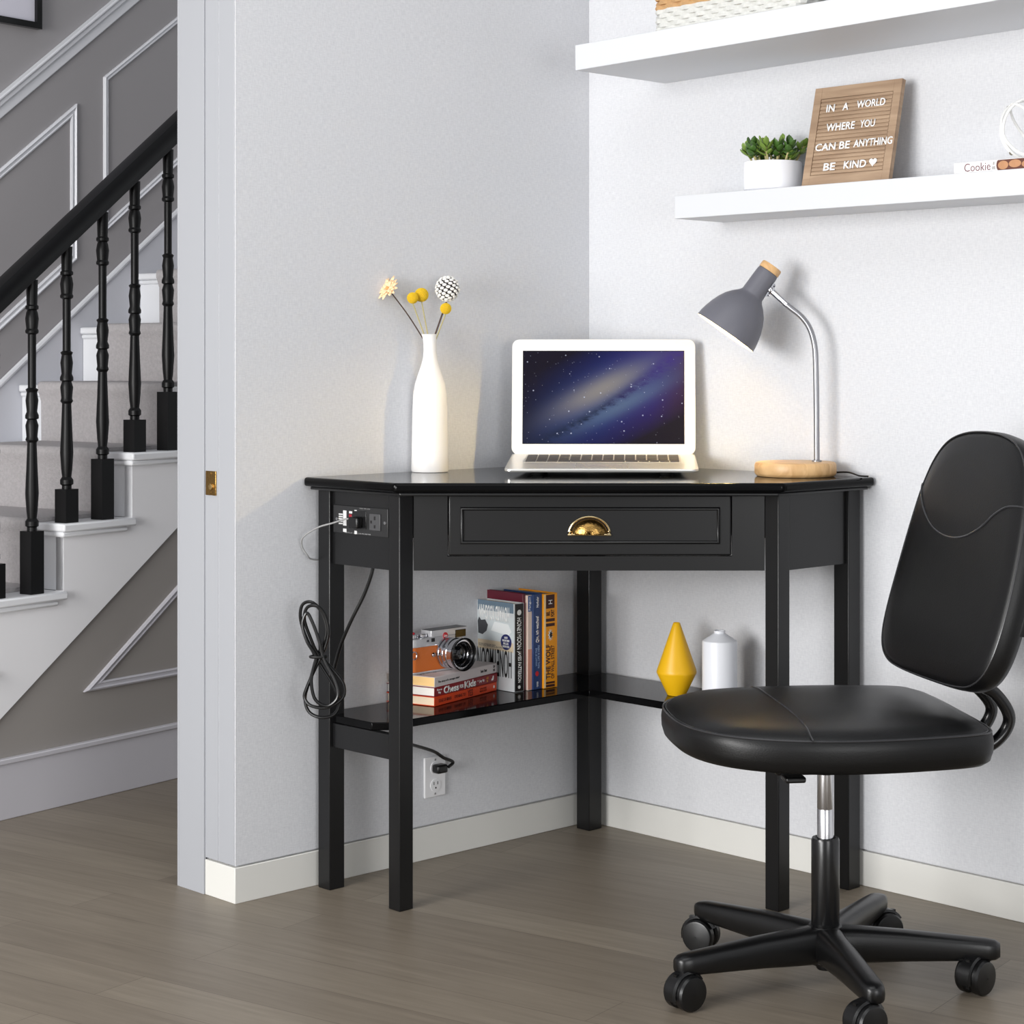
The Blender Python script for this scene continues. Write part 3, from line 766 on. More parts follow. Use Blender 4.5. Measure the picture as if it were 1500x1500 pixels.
b = MB(); b.lathe(so_, 48, Ms, cap0=False, cap1=True); b.build('shade', GREYL, la, smooth=True, ang=50)
b = MB(); b.lathe([(.0630, 0)]+[(.0618, .0004)]+si_[::-1], 48, Ms, cap0=False, cap1=True); b.build('shade_lining', INNERL, la, smooth=True, ang=50)
b = MB(); b.lathe([(.0208, L0+.0003), (.0208, L0+.010), (.0195, L0+.013), (.001, L0+.0135)], 36, Ms, cap1=False); b.build('shade_cap', BAMBOO, la, smooth=True, ang=40)
bm_ = mat('lit_warm_bulb', (255, 240, 215), .5, emit=(255, 222, 150), estr=560)
b = MB(); b.lathe([(.001, .054), (.009, .0552), (.0138, .059), (.0152, .064), (.0138, .070), (.0115, .076), (.010, .080)], 24, Ms); b.build('bulb', bm_, la, smooth=True)
b = MB(); b.lathe([(.0112, .0802), (.0112, .090), (.009, .0915)], 20, Ms); b.build('bulb_socket', PORC, la, smooth=True)
cw = W(BR_+.074, BD-.005, HTD+.006)
b = MB(); b.tube([p-lo for p in smoothpts([cw, cw+Vector((.028, .004, .001)), cw+Vector((.06, -.006, -.0035)), cw+Vector((.085, -.012, -.0035))], 6)], .0016, 8); b.build('cord', CORD, la, smooth=True)

# ================================================================ LOW SHELF THINGS
ZL = ZS+.0006
def book_flat(name, label, loc, rotz, L, Wd, T, cover, pages, group=None):
    """lying book: spine faces +x, length along y, pages towards -x"""
    t = thing(name, label, 'book', loc, rotz, group)
    b = MB(); ct_ = .0011
    b.box(-Wd, 0, 0, L, 0, ct_); b.box(-Wd, 0, 0, L, T-ct_, T)
    b.box(-ct_, 0, 0, L, ct_, T-ct_)
    c_ = b.build('cover', cover, t, bevel=.0006)
    MB().box(-Wd+.003, -ct_-.0002, .0025, L-.0025, ct_+.0001, T-ct_-.0001).build('pages', pages, t)
    return t, c_
PGO = pages_mat('orange_tinted_pages', (248, 206, 140)); PGW = pages_mat('white_pages', (244, 240, 232)); PGC = pages_mat('cream_pages', (240, 220, 190))
sx0, sy0 = .118, -.528
rs = radians(14.5)
OR = mat('orange_red_cover', (222, 72, 26), .4); MR = mat('maroon_cover', (138, 22, 32), .4); LG = mat('pale_grey_cover', (214, 206, 206), .45)
ORI = mat('dark_orange_ink', (120, 34, 14), .6)
t, c_ = book_flat('book', 'orange red paperback lying at the bottom of the stack under the camera', (sx0, sy0, ZL), rs, .213, .111, .0172, OR, PGC, 'stacked paperbacks')
text('lettering', 'STAGE OF MINDS', .042, .006, ORI, c_, (0, .035, .0084), (0, 1, 0), (0, 0, 1), off=.02)
text('lettering', 'OPENING TO', .038, .006, ORI, c_, (0, .085, .0086), (0, 1, 0), (0, 0, 1), off=.02)
text('lettering', 'YES', .018, .0125, ORI, c_, (0, .120, .0086), (0, 1, 0), (0, 0, 1), off=.02)
text('lettering', 'VALERIE\nMARTIN', .024, .008, ORI, c_, (0, .165, .0086), (0, 1, 0), (0, 0, 1), off=.01)
flat('emblem', disc(.0022, ry=.003), WINK, c_, (0, .203, .0086), (0, 1, 0), (0, 0, 1))
t, c_ = book_flat('book', 'maroon Chess for Kids paperback in the middle of the stack under the camera', (sx0-.001, sy0+.001, ZL+.0176), rs-.01, .212, .112, .0172, MR, PGW, 'stacked paperbacks')
text('lettering', 'How to\nPlay', .016, .0105, WINK, c_, (0, .0165, .0086), (0, 1, 0), (0, 0, 1), off=.015)
text('lettering', 'Chess', .050, .0138, WINK, c_, (0, .055, .0086), (0, 1, 0), (0, 0, 1), off=.035)
text('lettering', 'FOR', .0125, .007, WINK, c_, (0, .0895, .0080), (0, 1, 0), (0, 0, 1), off=.03)
text('lettering', 'Kids', .039, .0138, WINK, c_, (0, .1185, .0086), (0, 1, 0), (0, 0, 1), off=.035)
text('lettering', '*  Joy By', .024, .006, WINK, c_, (0, .155, .0086), (0, 1, 0), (0, 0, 1), off=.02)
text('lettering', 'ACE\nBK', .007, .010, mat('tan_ink', (214, 150, 70), .6), c_, (0, .177, .0086), (0, 1, 0), (0, 0, 1), off=.02)
flat('emblem', [(-.004, -.004), (.002, -.004), (.004, 0), (.0035, .005), (.001, .0045), (-.001, 0), (-.0035, -.001)], WINK, c_, (0, .195, .0086), (0, 1, 0), (0, 0, 1))
t, c_ = book_flat('book', 'pale grey paperback with orange page edges on top of the stack under the camera', (sx0-.001, sy0+.0015, ZL+.0352), rs-.005, .211, .111, .0190, LG, PGO, 'stacked paperbacks')
text('lettering', 'The story of a strange mind', .070, .0052, INK, c_, (0, .046, .0085), (0, 1, 0), (0, 0, 1), off=.008, shear=.15)
text('lettering', 'Susie Twist', .022, .0055, INK, c_, (0, .165, .0095), (0, 1, 0), (0, 0, 1), off=.008, shear=.15)
text('lettering', 'XN\nWE', .007, .012, INK, c_, (0, .201, .0095), (0, 1, 0), (0, 0, 1), off=.005)
text('lettering', 'strange mind', .10, .022, mat('grey_cover_ink', (120, 112, 112), .6), c_, (-.045, .06, .0190), (0, 1, 0), (-1, 0, 0), depth=.0002)

# camera on the stack
ZC = ZL+.0548
ca = thing('camera', 'silver and tan leather rangefinder camera standing on the book stack', 'camera', (.070, -.545, ZC), radians(2))
CL, CH = .148, .0785
def stad(x0, x1, r, y0, y1, n=8):
    out = []
    for cx_, cy_, a0 in ((x1-r, y1-r, 0), (x0+r, y1-r, pi/2), (x0+r, y0+r, pi), (x1-r, y0+r, 1.5*pi)):
        for k in range(n+1): a = a0+pi/2*k/n; out.append((cx_+r*cos(a), cy_+r*sin(a)))
    return out
st_ = stad(-.034, 0, .0155, 0, CL)
TAN = mat('tan_leather', (206, 108, 40), .5, bump=.3, bscale=500)
CSIL = mat('satin_chrome_camera', (214, 214, 217), .3, .5)
MB().prism(st_, .0, .0035).build('base_plate', CSIL, ca, bevel=.0008)
MB().prism(stad(-.0335, -.0005, .0155, .0005, CL-.0005), .0036, .0499).build('body', TAN, ca, smooth=True)
b = MB(); b.prism(st_, .050, .0665); tp = b.build('top_plate', CSIL, ca, bevel=.0012)
b = MB(); b.prism(stad(-.030, 0, .0015, .052, CL-.001, 3), .0666, CH); b.build('viewfinder_housing', CSIL, ca, bevel=.001)
MB().box(-.029, -.001, .054, CL-.003, CH-.0004, CH+.0006).build('top_cover', mat('grey_top_cover', (70, 70, 72), .35, .6), ca)
MB().box(-.002, .0006, CL-.034, CL-.006, .060, .0745).build('viewfinder_window', mat('dark_window_glass', (24, 24, 28), .1), ca, bevel=.0008)
MB().box(-.002, .0005, .052, .061, .0575, .0645).build('rangefinder_window', INK, ca, bevel=.0005)
MB().box(-.002, .0005, .040, .046, .0585, .0625).build('small_window', mat('grey_glass', (90, 90, 96), .2), ca, bevel=.0005)
dq = flat('red_badge', disc(.0062), mat('red_badge_enamel', (196, 30, 50), .3), ca, (0, .088, .0665), (0, 1, 0), (0, 0, 1), depth=.0008)
text('lettering', 'Leica', .0085, .0045, WINK, dq, (.0009, .088, .0665), (0, 1, 0), (0, 0, 1), depth=.0003, shear=.2)
for y, r_, h_, nm in ((.018, .0105, .0075, 'shutter_dial'), (.043, .0088, .0065, 'advance_dial')):
    b = MB(); b.lathe([(r_*.9, 0), (r_, .001), (r_, h_-.001), (r_*.85, h_)], 24, c=(-.016, y, .0667)); b.build(nm, CHROME, ca, smooth=True, ang=35)
b = MB(); b.lathe([(.005, 0), (.005, .0025), (.003, .0035)], 16, c=(-.016, .018, .0744)); b.build('shutter_button', mat('red_badge_enamel', (196, 30, 50)), ca, smooth=True)
ly, lz = .0935, .034
Mx = Matrix.Translation((0, ly, lz)) @ Matrix.Rotation(pi/2, 4, 'Y')
b = MB(); b.lathe([(.030, 0), (.030, .003), (.0278, .0035), (.0278, .008), (.0295, .0085), (.0295, .014), (.0275, .0145), (.0275, .019), (.0300, .0195), (.0300, .0255), (.0285, .0262), (.0285, .034), (.0305, .036), (.0305, .0415), (.0285, .0425), (.0248, .0425), (.0236, .036)], 48, Mx, cap1=False)
ln = b.build('lens', CHROME, ca, smooth=True, ang=25)
b = MB(); b.lathe([(.0236, .036), (.0212, .033), (.0200, .030), (.0195, .030)], 40, Mx, cap0=False, cap1=False); b.build('inner_ring', BTUBE, ln, smooth=True)
b = MB(); b.lathe([(.0195, .0302), (.014, .0345), (.007, .0368), (.0005, .0375)], 36, Mx, cap1=False); b.build('front_glass', mat('dark_coated_glass', (8, 9, 14), .04, coat=1), ln, smooth=True)
b = MB(); b.lathe([(.0222, .0338), (.0218, .0352), (.0208, .0335)], 40, Mx, cap0=False, cap1=False); b.build('rim_ring', CHROME, ln, smooth=True)
b = MB(); b.lathe([(.0290, .0426), (.0308, .0430), (.0318, .0475), (.0306, .0485), (.0286, .047), (.0278, .0432)], 44, Mx, cap0=False, cap1=False); b.build('lens_hood', BTUBE, ln, smooth=True)
b = MB(); b.tube([(.0005, .008+.0065*cos(a), .036+.0075*sin(a)) for a in [2*pi*k/16 for k in range(16)]], .0011, 6, closed=True); b.build('strap_ring', CHROME, ca, smooth=True)
b = MB(); b.lathe([(.0045, 0), (.0045, .003), (.003, .005)], 14, Matrix.Translation((0, .056, .033)) @ Matrix.Rotation(pi/2, 4, 'Y')); b.build('lens_release_button', CHROME, ca, smooth=True)

# standing books
def book_up(label, y0, T, x1, Wd, H, cover, pages, spine=None, group='standing books'):
    t = thing('book', label, 'book', (x1, y0, ZL), 0, group)
    c = .0012
    b = MB(); b.box(-Wd, 0, 0, c, 0, H); b.box(-Wd, 0, T-c, T, 0, H)
    b.box(-c, 0, c, T-c, 0, H)
    cv = b.build('cover', cover, t, bevel=.0006)
    MB().box(-Wd+.003, -c-.0002, c+.0001, T-c-.0001, .002, H-.003).build('pages', pages, t)
    return t, cv
SB = mat('silver_blue_cover', (206, 210, 212), .3)
bx = .108
t, cv = book_up('thick silver and black Honeymoon paperback standing upside down beside the camera', -.315, .0262, bx, .108, .173, SB, PGC)
# front cover is the face towards -y; its print stands on its head
def fc(u, v): return (-.108+u*.108, 0, v*.173)
def on_cover(nm, s, w, h, u, v, m, off=.01):
    return text(nm, s, w, h, m, cv, fc(u, v), (-1, 0, 0), (0, 0, -1), off=off)
# a face seen from -y: reading direction +x when upright, so -x when upside down
flat('cover_picture', rect(.104, .020), mat('pale_blue_haze', (104, 124, 140), .35), cv, fc(.5, .945), (1, 0, 0), (0, 0, 1), depth=.0002)
flat('cover_picture', rect(.105, .048), mat('grey_white_car_photo', (206, 214, 216), .35), cv, fc(.5, .695), (1, 0, 0), (0, 0, 1), depth=.0002)
b = MB(); Mc = Matrix.Translation(fc(.24, .70)) 
flat('cover_picture', [(-.022, -.014), (-.010, -.016), (.002, -.008), (.006, .004), (-.002, .014), (-.014, .012), (-.02, .018), (-.024, .01)], mat('dark_photo_tone', (66, 68, 72), .4), cv, fc(.24, .70), (1, 0, 0), (0, 0, 1), depth=.0003, lift=.0003)
flat('cover_picture', [(0, -.006), (.05, -.012), (.06, -.004), (.05, .010), (.01, .012)], mat('white_car_tone', (232, 236, 236), .3), cv, fc(.38, .70), (1, 0, 0), (0, 0, 1), depth=.0003, lift=.0003)
flat('cover_picture', rect(.104, .018), mat('warm_photo_tone', (214, 198, 170), .35), cv, fc(.5, .498), (1, 0, 0), (0, 0, 1), depth=.0002)
on_cover('lettering', 'HOWARD ROUGHAN', .088, .030, .46, .865, WINK, .02)
on_cover('lettering', 'HONEYMOON', .100, .054, .47, .305, INK, .004)
GINK = mat('soft_grey_ink', (120, 120, 122), .6)
on_cover('lettering', 'HOW FAR WOULD SHE GO', .05, .003, .27, .50, GINK, 0)
on_cover('lettering', 'ONE STEP TOO MANY FOR LOVE', .07, .003, .37, .483, GINK, 0)
dq = flat('round_sticker', disc(.0155, ry=.0155), mat('navy_sticker', (36, 42, 96), .4), cv, fc(.79, .555), (1, 0, 0), (0, 0, 1), depth=.0003, lift=.0006)
text('lettering', 'YOU WON\'T\nPUT THIS\nONE DOWN\nNOW', .021, .022, WINK, dq, Vector(fc(.79, .555))+Vector((0, -.0009, 0)), (-1, 0, 0), (0, 0, -1), off=.03)
flat('spine_print', rect(.0225, .171), mat('black_spine_print', (20, 20, 24), .35), cv, (0, .0132, .0865), (0, 1, 0), (0, 0, 1), depth=.0002)
text('lettering', 'HONEYMOON', .062, .0115, WINK, cv, (.0003, .0132, .114), (0, 0, -1), (0, 1, 0), off=.012)
text('lettering', 'JAMES PATTERSON', .062, .0115, WINK, cv, (.0003, .0132, .049), (0, 0, -1), (0, 1, 0), off=.012)
flat('emblem', disc(.0055), WINK, cv, (0, .0132, .155), (0, 1, 0), (0, 0, 1), depth=.0004)
flat('emblem', disc(.0035), WINK, cv, (0, .0132, .009), (0, 1, 0), (0, 0, 1), depth=.0004)
MAR = mat('burgundy_cover', (96, 24, 42), .35)
t, cv = book_up('tall burgundy book pressed between the Honeymoon paperback and a cream one', -.2885, .0075, .104, .118, .190, MAR, PGW)
t = None
CRM = mat('peach_white_cover', (236, 214, 200), .45)
tt, cv = book_up('slim cream and peach book with a small blue spine label', -.2807, .0115, .110, .112, .1865, CRM, PGC)
flat('spine_print', rect(.0108, .079), mat('peach_spine_print', (226, 160, 138), .45), cv, (0, .00575, .041), (0, 1, 0), (0, 0, 1), depth=.0002)
q = flat('spine_label', rect(.0095, .031), mat('blue_spine_label', (66, 98, 158), .45), cv, (0, .00575, .170), (0, 1, 0), (0, 0, 1), depth=.0002)
text('lettering', 'Penguin', .026, .006, WINK, q, (.0003, .00575, .170), (0, 0, 1), (0, -1, 0))
BLU = mat('denim_blue_cover', (38, 66, 116), .4)
tt, cv = book_up('blue paperback with white spine title, standing beside the orange book', -.2688, .0238, .113, .110, .188, BLU, mat('dark_greenish_top', (96, 96, 88), .6))
text('lettering', 'Hunkeler', .021, .0065, WINK, cv, (0, .0119, .172), (0, 0, 1), (0, -1, 0), off=.02)
text('lettering', 'Qin, ich wachsel', .052, .009, WINK, cv, (0, .0119, .118), (0, 0, 1), (0, -1, 0), off=.02)
text('lettering', 'WHAT IF THE\nREAL LIFE IS HERE', .045, .0105, mat('pale_blue_ink', (150, 176, 214), .6), cv, (0, .0119, .064), (0, 0, 1), (0, -1, 0))
flat('emblem', disc(.0042, ry=.005), mat('red_ink', (196, 34, 44), .5), cv, (0, .0105, .031), (0, 1, 0), (0, 0, 1))
text('lettering', 'roman', .010, .004, WINK, cv, (0, .0119, .010), (0, 0, 1), (0, -1, 0))
ORG = mat('orange_yellow_cover', (240, 156, 24), .4)
tt, cv = book_up('thick orange paperback with brown Wolf of Wall Street title, last in the row', -.2440, .0365, .118, .112, .187, ORG, PGC)
BRN = mat('dark_brown_ink', (60, 22, 18), .5)
flat('spine_print', rect(.0045, .185), mat('cream_spine_strip', (244, 222, 176), .45), cv, (0, .0024, .0935), (0, 1, 0), (0, 0, 1), depth=.0002)
bq = flat('spine_print', rect(.023, .027), BRN, cv, (0, .0170, .171), (0, 1, 0), (0, 0, 1), depth=.0002)
text('lettering', 'H', .008, .010, WINK, bq, (.0003, .0170, .170), (0, 0, 1), (0, -1, 0))
for zq, hq in ((.1345, .006), (.1250, .006), (.0105, .004), (.0045, .005)): flat('spine_print', rect(.024, hq), BRN, cv, (0, .0172, zq), (0, 1, 0), (0, 0, 1), depth=.0002)
text('lettering', 'BEL\nFORT', .014, .022, BRN, cv, (0, .0172, .1475), (0, 0, 1), (0, -1, 0), off=.03)
flat('emblem', [(.007*cos(a)*(1 if k%2 else .55), .012*sin(a)*(1 if k%2 else .6)) for k, a in enumerate([2*pi*k/18 for k in range(18)])], WINK, cv, (0, .0175, .105), (0, 1, 0), (0, 0, 1), depth=.0002)
flat('emblem', [(.005*cos(a)*(1 if k%2 else .5), .009*sin(a)*(1 if k%2 else .5)) for k, a in enumerate([2*pi*k/14 for k in range(14)])], INK, cv, (0, .0185, .105), (0, 1, 0), (0, 0, 1), depth=.0002, lift=.0004)
text('lettering', 'THE WOLF', .068, .0125, BRN, cv, (0, .0110, .052), (0, 0, 1), (0, -1, 0), off=.02)
text('lettering', 'OF WALL STREET', .066, .009, BRN, cv, (0, .0235, .051), (0, 0, 1), (0, -1, 0), off=.01)

# small vases on the other wing of the shelf
yv = thing('vase', 'mustard yellow double-cone vase on the low shelf', 'vase', (.349, -.109, ZL))
MB().lathe([(0, .0005), (.014, 0), (.018, 0), (.0195, .003), (.0385, .042), (.0390, .0445), (.0380, .049), (.0100, .130), (.0068, .139), (.0060, .140), (.0052, .139), (.006, .125)], 48, cap0=False, cap1=True).build('body', YEL, yv, smooth=True, ang=28)
wv = thing('vase', 'white shouldered bottle vase beside the yellow double-cone vase', 'vase', (.452, -.1, ZL))
MB().lathe([(0, .0005), (.028, 0), (.032, 0), (.0335, .002), (.0335, .112), (.0325, .1145), (.0130, .127), (.0110, .1285), (.0110, .1335), (.0100, .134), (.0088, .1335), (.0085, .12)], 48, cap0=False, cap1=True).build('body', mat('white_glazed_ceramic', (234, 236, 242), .35), wv, smooth=True, ang=28)

# ================================================================ FLOATING SHELVES
SHELFW = mat('white_shelf_lacquer', (210, 212, 216), .45)
us = thing('floating_shelf', 'upper thick white floating shelf carrying the woven basket', 'shelf', (.217, 0, 1.531))
us.rotation_euler = (0, -radians(.75), 0)
MB().box(0, 2.2, -.255, -.0008, 0, .049).build('board', SHELFW, us, bevel=.001)
ls = thing('floating_shelf', 'lower white floating shelf carrying the plant and letter board', 'shelf', (.372, 0, 1.242))
MB().box(0, 2.0, -.14, -.0008, 0, .044).build('board', SHELFW, ls, bevel=.001)
ZF = 1.2865
ZU0 = 1.5803
def zup(x): return 1.531+.0492+(x-.217)*math.tan(radians(.75))
# woven basket
bx0, bx1 = xr(956, -.235), xr(1171, -.235)
bc = (bx0+bx1)/2
bk = thing('basket', 'white woven basket with natural tan upper band on the upper shelf', 'basket', (bc, -.125, zup(bc)+.001))
bk.rotation_euler = (0, -radians(.75), 0)
hwx = (bx1-bx0)/2
def weave(z0, n, m, name, rr=.0048):
    b = MB()
    per = stad(-hwx, hwx, .02, -.105, .105, 4)
    pts = []
    m_ = len(per)
    for i in range(m_):
        p, q = Vector(per[i]), Vector(per[(i+1)%m_]); k = max(1, int((q-p).length/.009))
        for j in range(k): pts.append(p+(q-p)*j/k)
    for r_ in range(n):
        ring = []
        for i, p in enumerate(pts):
            nrm = (p-Vector((max(-hwx+.02, min(hwx-.02, p.x)), max(-.085, min(.085, p.y))))).normalized()
            a = .0022*(1 if (i//2+r_) % 2 else -1)
            ring.append((p.x+nrm.x*a, p.y+nrm.y*a, z0+rr+r_*rr*1.75+random.uniform(-.0004, .0004)))
        b.tube(ring, rr, 6, closed=True)
    return b.build(name, m, bk, smooth=True)
weave(0, 5, mat('white_painted_rush', (208, 208, 204), .7, var=.2, vscale=120), 'lower_band')
weave(.042, 12, mat('tan_rush', (190, 150, 104), .75, var=.25, vscale=140), 'upper_band')
MB().prism(stad(-hwx+.006, hwx-.006, .018, -.099, .099, 4), .0005, .004).build('bottom', mat('white_painted_rush', (232, 232, 228)), bk)
gx0 = bx1+.006; 
gb = thing('storage_box', 'grey box beside the woven basket, only its foot in view', 'box', (gx0+.07, -.10, zup(gx0+.07)+.0005))
gb.rotation_euler = (0, -radians(.75), 0)
GB = mat('grey_box_card', (150, 150, 154), .6)
MB().box(-.055, .065, -.09, .09, 0, .11).build('box_body', GB, gb, bevel=.003)
MB().box(-.058, .068, -.093, .093, .1103, .135).build('lid', GB, gb, bevel=.003)

# succulent in a white pot
px_ = xr(1131.5, -.072)
pr = .0545
pt_t = thing('potted_succulent', 'green succulent in a round white pot on the lower shelf', 'potted plant', (px_, -.0715, ZF))
MB().lathe([(0, .0004), (.045, 0), (.050, .001), (.0535, .004), (pr, .012), (pr, .054), (.0535, .0555), (.051, .0545), (.0505, .042)], 56, cap0=False, cap1=False).build('pot', mat('matt_white_pot', (238, 239, 244), .4), pt_t, smooth=True, ang=40)
MB().lathe([(.0505, .045), (.03, .050), (.001, .051)], 30, cap0=False, cap1=False).build('soil', mat('dark_soil', (62, 48, 38), .95, bump=1, bscale=300), pt_t, smooth=True)
LEAF = mat('succulent_green', (116, 144, 62), .38, var=.45, vscale=38)
LEAF2 = mat('dark_succulent_green', (66, 100, 40), .38, var=.35, vscale=38)
def fleshy(b, base, dirv, L, wd, th):
    q = dirv.to_track_quat('Y', 'Z').to_matrix().to_4x4()
    M = Matrix.Translation(base) @ q
    R = []
    for k in range(7):
        f = k/6; w = wd*(.16+.84*sin(pi*min(1, f*.93+.04))**.9)*(.55+.75*f) if k < 6 else wd*.12
        y = L*f; zc = .18*L*f*f
        R.append([(w*cos(a), y, zc+th*sin(a)*(.5+.5*sin(pi*f))) for a in [2*pi*i/8 for i in range(8)]])
    b.rings(R, M=M)
stems = MB(); leaves = [MB(), MB()]
random.seed(11)
for k in range(17):
    a = k*2.4; rad = .006+.034*sqrt((k+.5)/17)
    bs = Vector((rad*cos(a), rad*sin(a), .050))
    out = Vector((cos(a)*(rad/.042)*.6, sin(a)*(rad/.042)*.6, 1)).normalized()
    hgt = random.uniform(.016, .044) if rad > .025 else random.uniform(.034, .050)
    tp_ = bs+out*hgt
    stems.tube([bs-out*.004, tp_], .0022, 6)
    lb = leaves[k % 2]
    nl = 7
    for j in range(nl):
        f = j/nl; aj = j*2.4+k
        lat = Vector((cos(aj), sin(aj), 0)); dv = (out*(.35+.75*f)+lat*(1.0-.45*f)).normalized()
        fleshy(lb, bs+out*(hgt*(.45+.55*f)), dv, random.uniform(.017, .024), random.uniform(.0058, .0082), .0020)
stems.build('stem', STEMG, pt_t, smooth=True)
leaves[0].build('foliage', LEAF, pt_t, smooth=True); leaves[1].build('foliage', LEAF2, pt_t, smooth=True)

# letter board, leaning on the wall
yb, yt_ = -.083, -.040
xa, xb = xr(1174, yb), xr(1301.5, yb)
LBW = xb-xa; LBH = .192
lb_ = thing('letter_board', 'wooden letter board with white words leaning on the wall', 'letter board', ((xa+xb)/2, yb, ZF+.0018))
lean = math.asin((yt_-yb)/LBH)
lb_.rotation_euler = (-lean, 0, 0)
fr = .0165
MB().box(-LBW/2, LBW/2, .002, .0095, 0, LBH).build('back_board', BOARDW, lb_)
b = MB()
b.box(-LBW/2, -LBW/2+fr, -.001, .0018, 0, LBH); b.box(LBW/2-fr, LBW/2, -.001, .0018, 0, LBH)
b.box(-LBW/2+fr, LBW/2-fr, -.001, .0018, 0, .022); b.box(-LBW/2+fr, LBW/2-fr, -.001, .0018, LBH-.022, LBH)
b.build('frame', BOARDW, lb_, bevel=.0005)
b = MB(); nsl = 20; z0 = .022; dz = (LBH-.044)/nsl
for k in range(nsl): b.box(-LBW/2+fr+.001, LBW/2-fr-.001, -.0006, .0018, z0+k*dz+.0011, z0+(k+1)*dz-.0011)
b.build('slat', BOARDW, lb_, bevel=.0006)
def lt(s, px0, px1, zc, h=.0145):
    # words placed by their share of the board width
    x0 = -LBW/2+LBW*px0; x1 = -LBW/2+LBW*px1
    text('letter', s, x1-x0, h, LETTERW, lb_, ((x0+x1)/2, -.0008, zc), (1, 0, 0), (0, 0, 1), depth=.0012, off=.014)
lt('IN', .17, .265, .1500); lt('A', .36, .425, .1505); lt('WORLD', .52, .845, .1515)
lt('WHERE', .20, .53, .1125); lt('YOU', .59, .76, .1130)
lt('CAN', .105, .34, .0755); lt('BE', .385, .505, .0758); lt('ANYTHING', .55, .985, .0765)
lt('BE', .235, .37, .0365); lt('KIND', .47, .725, .0370)
hp = []
for k in range(28):
    a = 2*pi*k/28; hp.append((.00052*16*sin(a)**3, .00052*(13*cos(a)-5*cos(2*a)-2*cos(3*a)-cos(4*a))))
flat('heart', hp, LETTERW, lb_, (-LBW/2+LBW*.80, -.0008, .0385), (1, 0, 0), (0, 0, 1), depth=.0012)

# cookie book and wire ornament
cx0 = xr(1397.5, -.125)
cb_ = thing('book', 'white Cookie cookbook lying on the lower shelf, spine outward', 'book', (cx0, -.125, ZF+.0003))
cov = mat('white_glossy_cover', (240, 236, 234), .3)
T = .0185
b = MB(); b.box(0, .25, 0, .118, 0, .0012); b.box(0, .25, 0, .118, T-.0012, T); b.box(0, .25, 0, .0014, .0012, T-.0012)
cvv = b.build('cover', cov, cb_, bevel=.0005)
MB().box(.003, .247, .0016, .115, .0013, T-.0013).build('pages', PGW, cb_)
# lettering and a cookie photograph on the spine
text('lettering', 'Cookie', .0520, .0135, mat('mauve_ink', (122, 86, 92), .5), cvv, (.047, 0, .0092), (1, 0, 0), (0, 0, 1), off=-.004)
text('lettering', 'LIFE\nBOOK', .006, .0125, mat('grey_text_ink', (150, 150, 150)), cvv, (.0795, 0, .0092), (1, 0, 0), (0, 0, 1))
CK = mat('cookie_brown_print', (182, 132, 92), .5, var=.2, vscale=80); CKD = mat('dark_chocolate_print', (92, 44, 26), .5)
q = flat('cookie_picture', [(-.004, .0085)]+[(-.004-.004*sin(pi*k/8), .0085*cos(pi*k/8)) for k in range(1, 8)]+[(-.004, -.0085), (.160, -.0085), (.160, .0085)], CKD, cvv, (.0925, 0, .0093), (1, 0, 0), (0, 0, 1), depth=.0002)
for cx_, cz_, r_, rx in ((.098, .0088, .0072, .010), (.121, .010, .0065, .012), (.147, .008, .0068, .013), (.173, .0098, .0064, .012), (.2, .0088, .007, .013)):
    flat('cookie_picture', disc(rx, ry=r_), CK, q, (cx_, -.0003, cz_), (1, 0, 0), (0, 0, 1), depth=.0002)
ox = xr(1507, -.07); orr = .054
on = thing('wire_sphere', 'white wire sphere ornament standing on the cookbook', 'ornament', (ox, -.064, ZF+T+.0012+orr))
b = MB()
WH = mat('white_enamel_wire', (238, 238, 236), .4)
for M_ in (Matrix.Rotation(radians(90), 4, 'X') @ Matrix.Rotation(.3, 4, 'Y'), Matrix.Rotation(radians(60), 4, 'X') @ Matrix.Rotation(radians(50), 4, 'Y'), Matrix.Rotation(radians(100), 4, 'Y') @ Matrix.Rotation(.5, 4, 'X'), Matrix.Rotation(radians(-45), 4, 'X') @ Matrix.Rotation(radians(30), 4, 'Y')):
    ring = MB().tube([(orr*cos(2*pi*k/48)*.95, orr*sin(2*pi*k/48)*.95, 0) for k in range(48)], .0026, 8, closed=True, M=M_)
    ring.build('ring', WH, on, smooth=True)
b = MB(); 
for v_ in ((-.62, -.3, .68), (-.55, -.25, -.75), (.6, .2, .7)):
    n_ = Vector(v_).normalized(); b.sphere(n_*orr*.95, .0042, 8)
b.build('joint', mat('nickel_joint', (150, 145, 130), .4, .8), on, smooth=True)

# ================================================================ OFFICE CHAIR
cxr, czd = .3675, D-3.08
ch = thing('office_chair', 'armless black leather swivel office chair on five casters', 'office chair', W(cxr, czd), atan2(-.798, -.602))
def outline_sym(half, n=6):
    pts = [Vector((a, b, 0)) for a, b in half] + [Vector((a, -b, 0)) for a, b in half[::-1] if b > 1e-6]
    return [(p.x, p.y) for p in smoothpts(pts, n, closed=True)]
seatO = outline_sym([(.250, 0), (.246, .07), (.228, .130), (.190, .176), (.13, .205), (.05, .221), (-.04, .222), (-.12, .212), (-.175, .200), (-.205, .182), (-.216, .145), (-.219, .07), (-.219, 0)])
sc_ = (0.02, 0)
def cushion(o, c, ringsdef, fn):
    """fn(a, b, h) -> local point"""
    return [[fn(c[0]+(a-c[0])*f, c[1]+(b_-c[1])*f, h) for a, b_ in o] for f, h in ringsdef]
SR = [(.02, .370), (.55, .370), (.86, .368), (.95, .3695), (.985, .376), (1.001, .390), (1.004, .404), (.996, .4165), (.985, .4195), (.977, .4178), (.968, .4205), (.94, .4265), (.85, .4335), (.6, .439), (.3, .4405), (.02, .4405)]
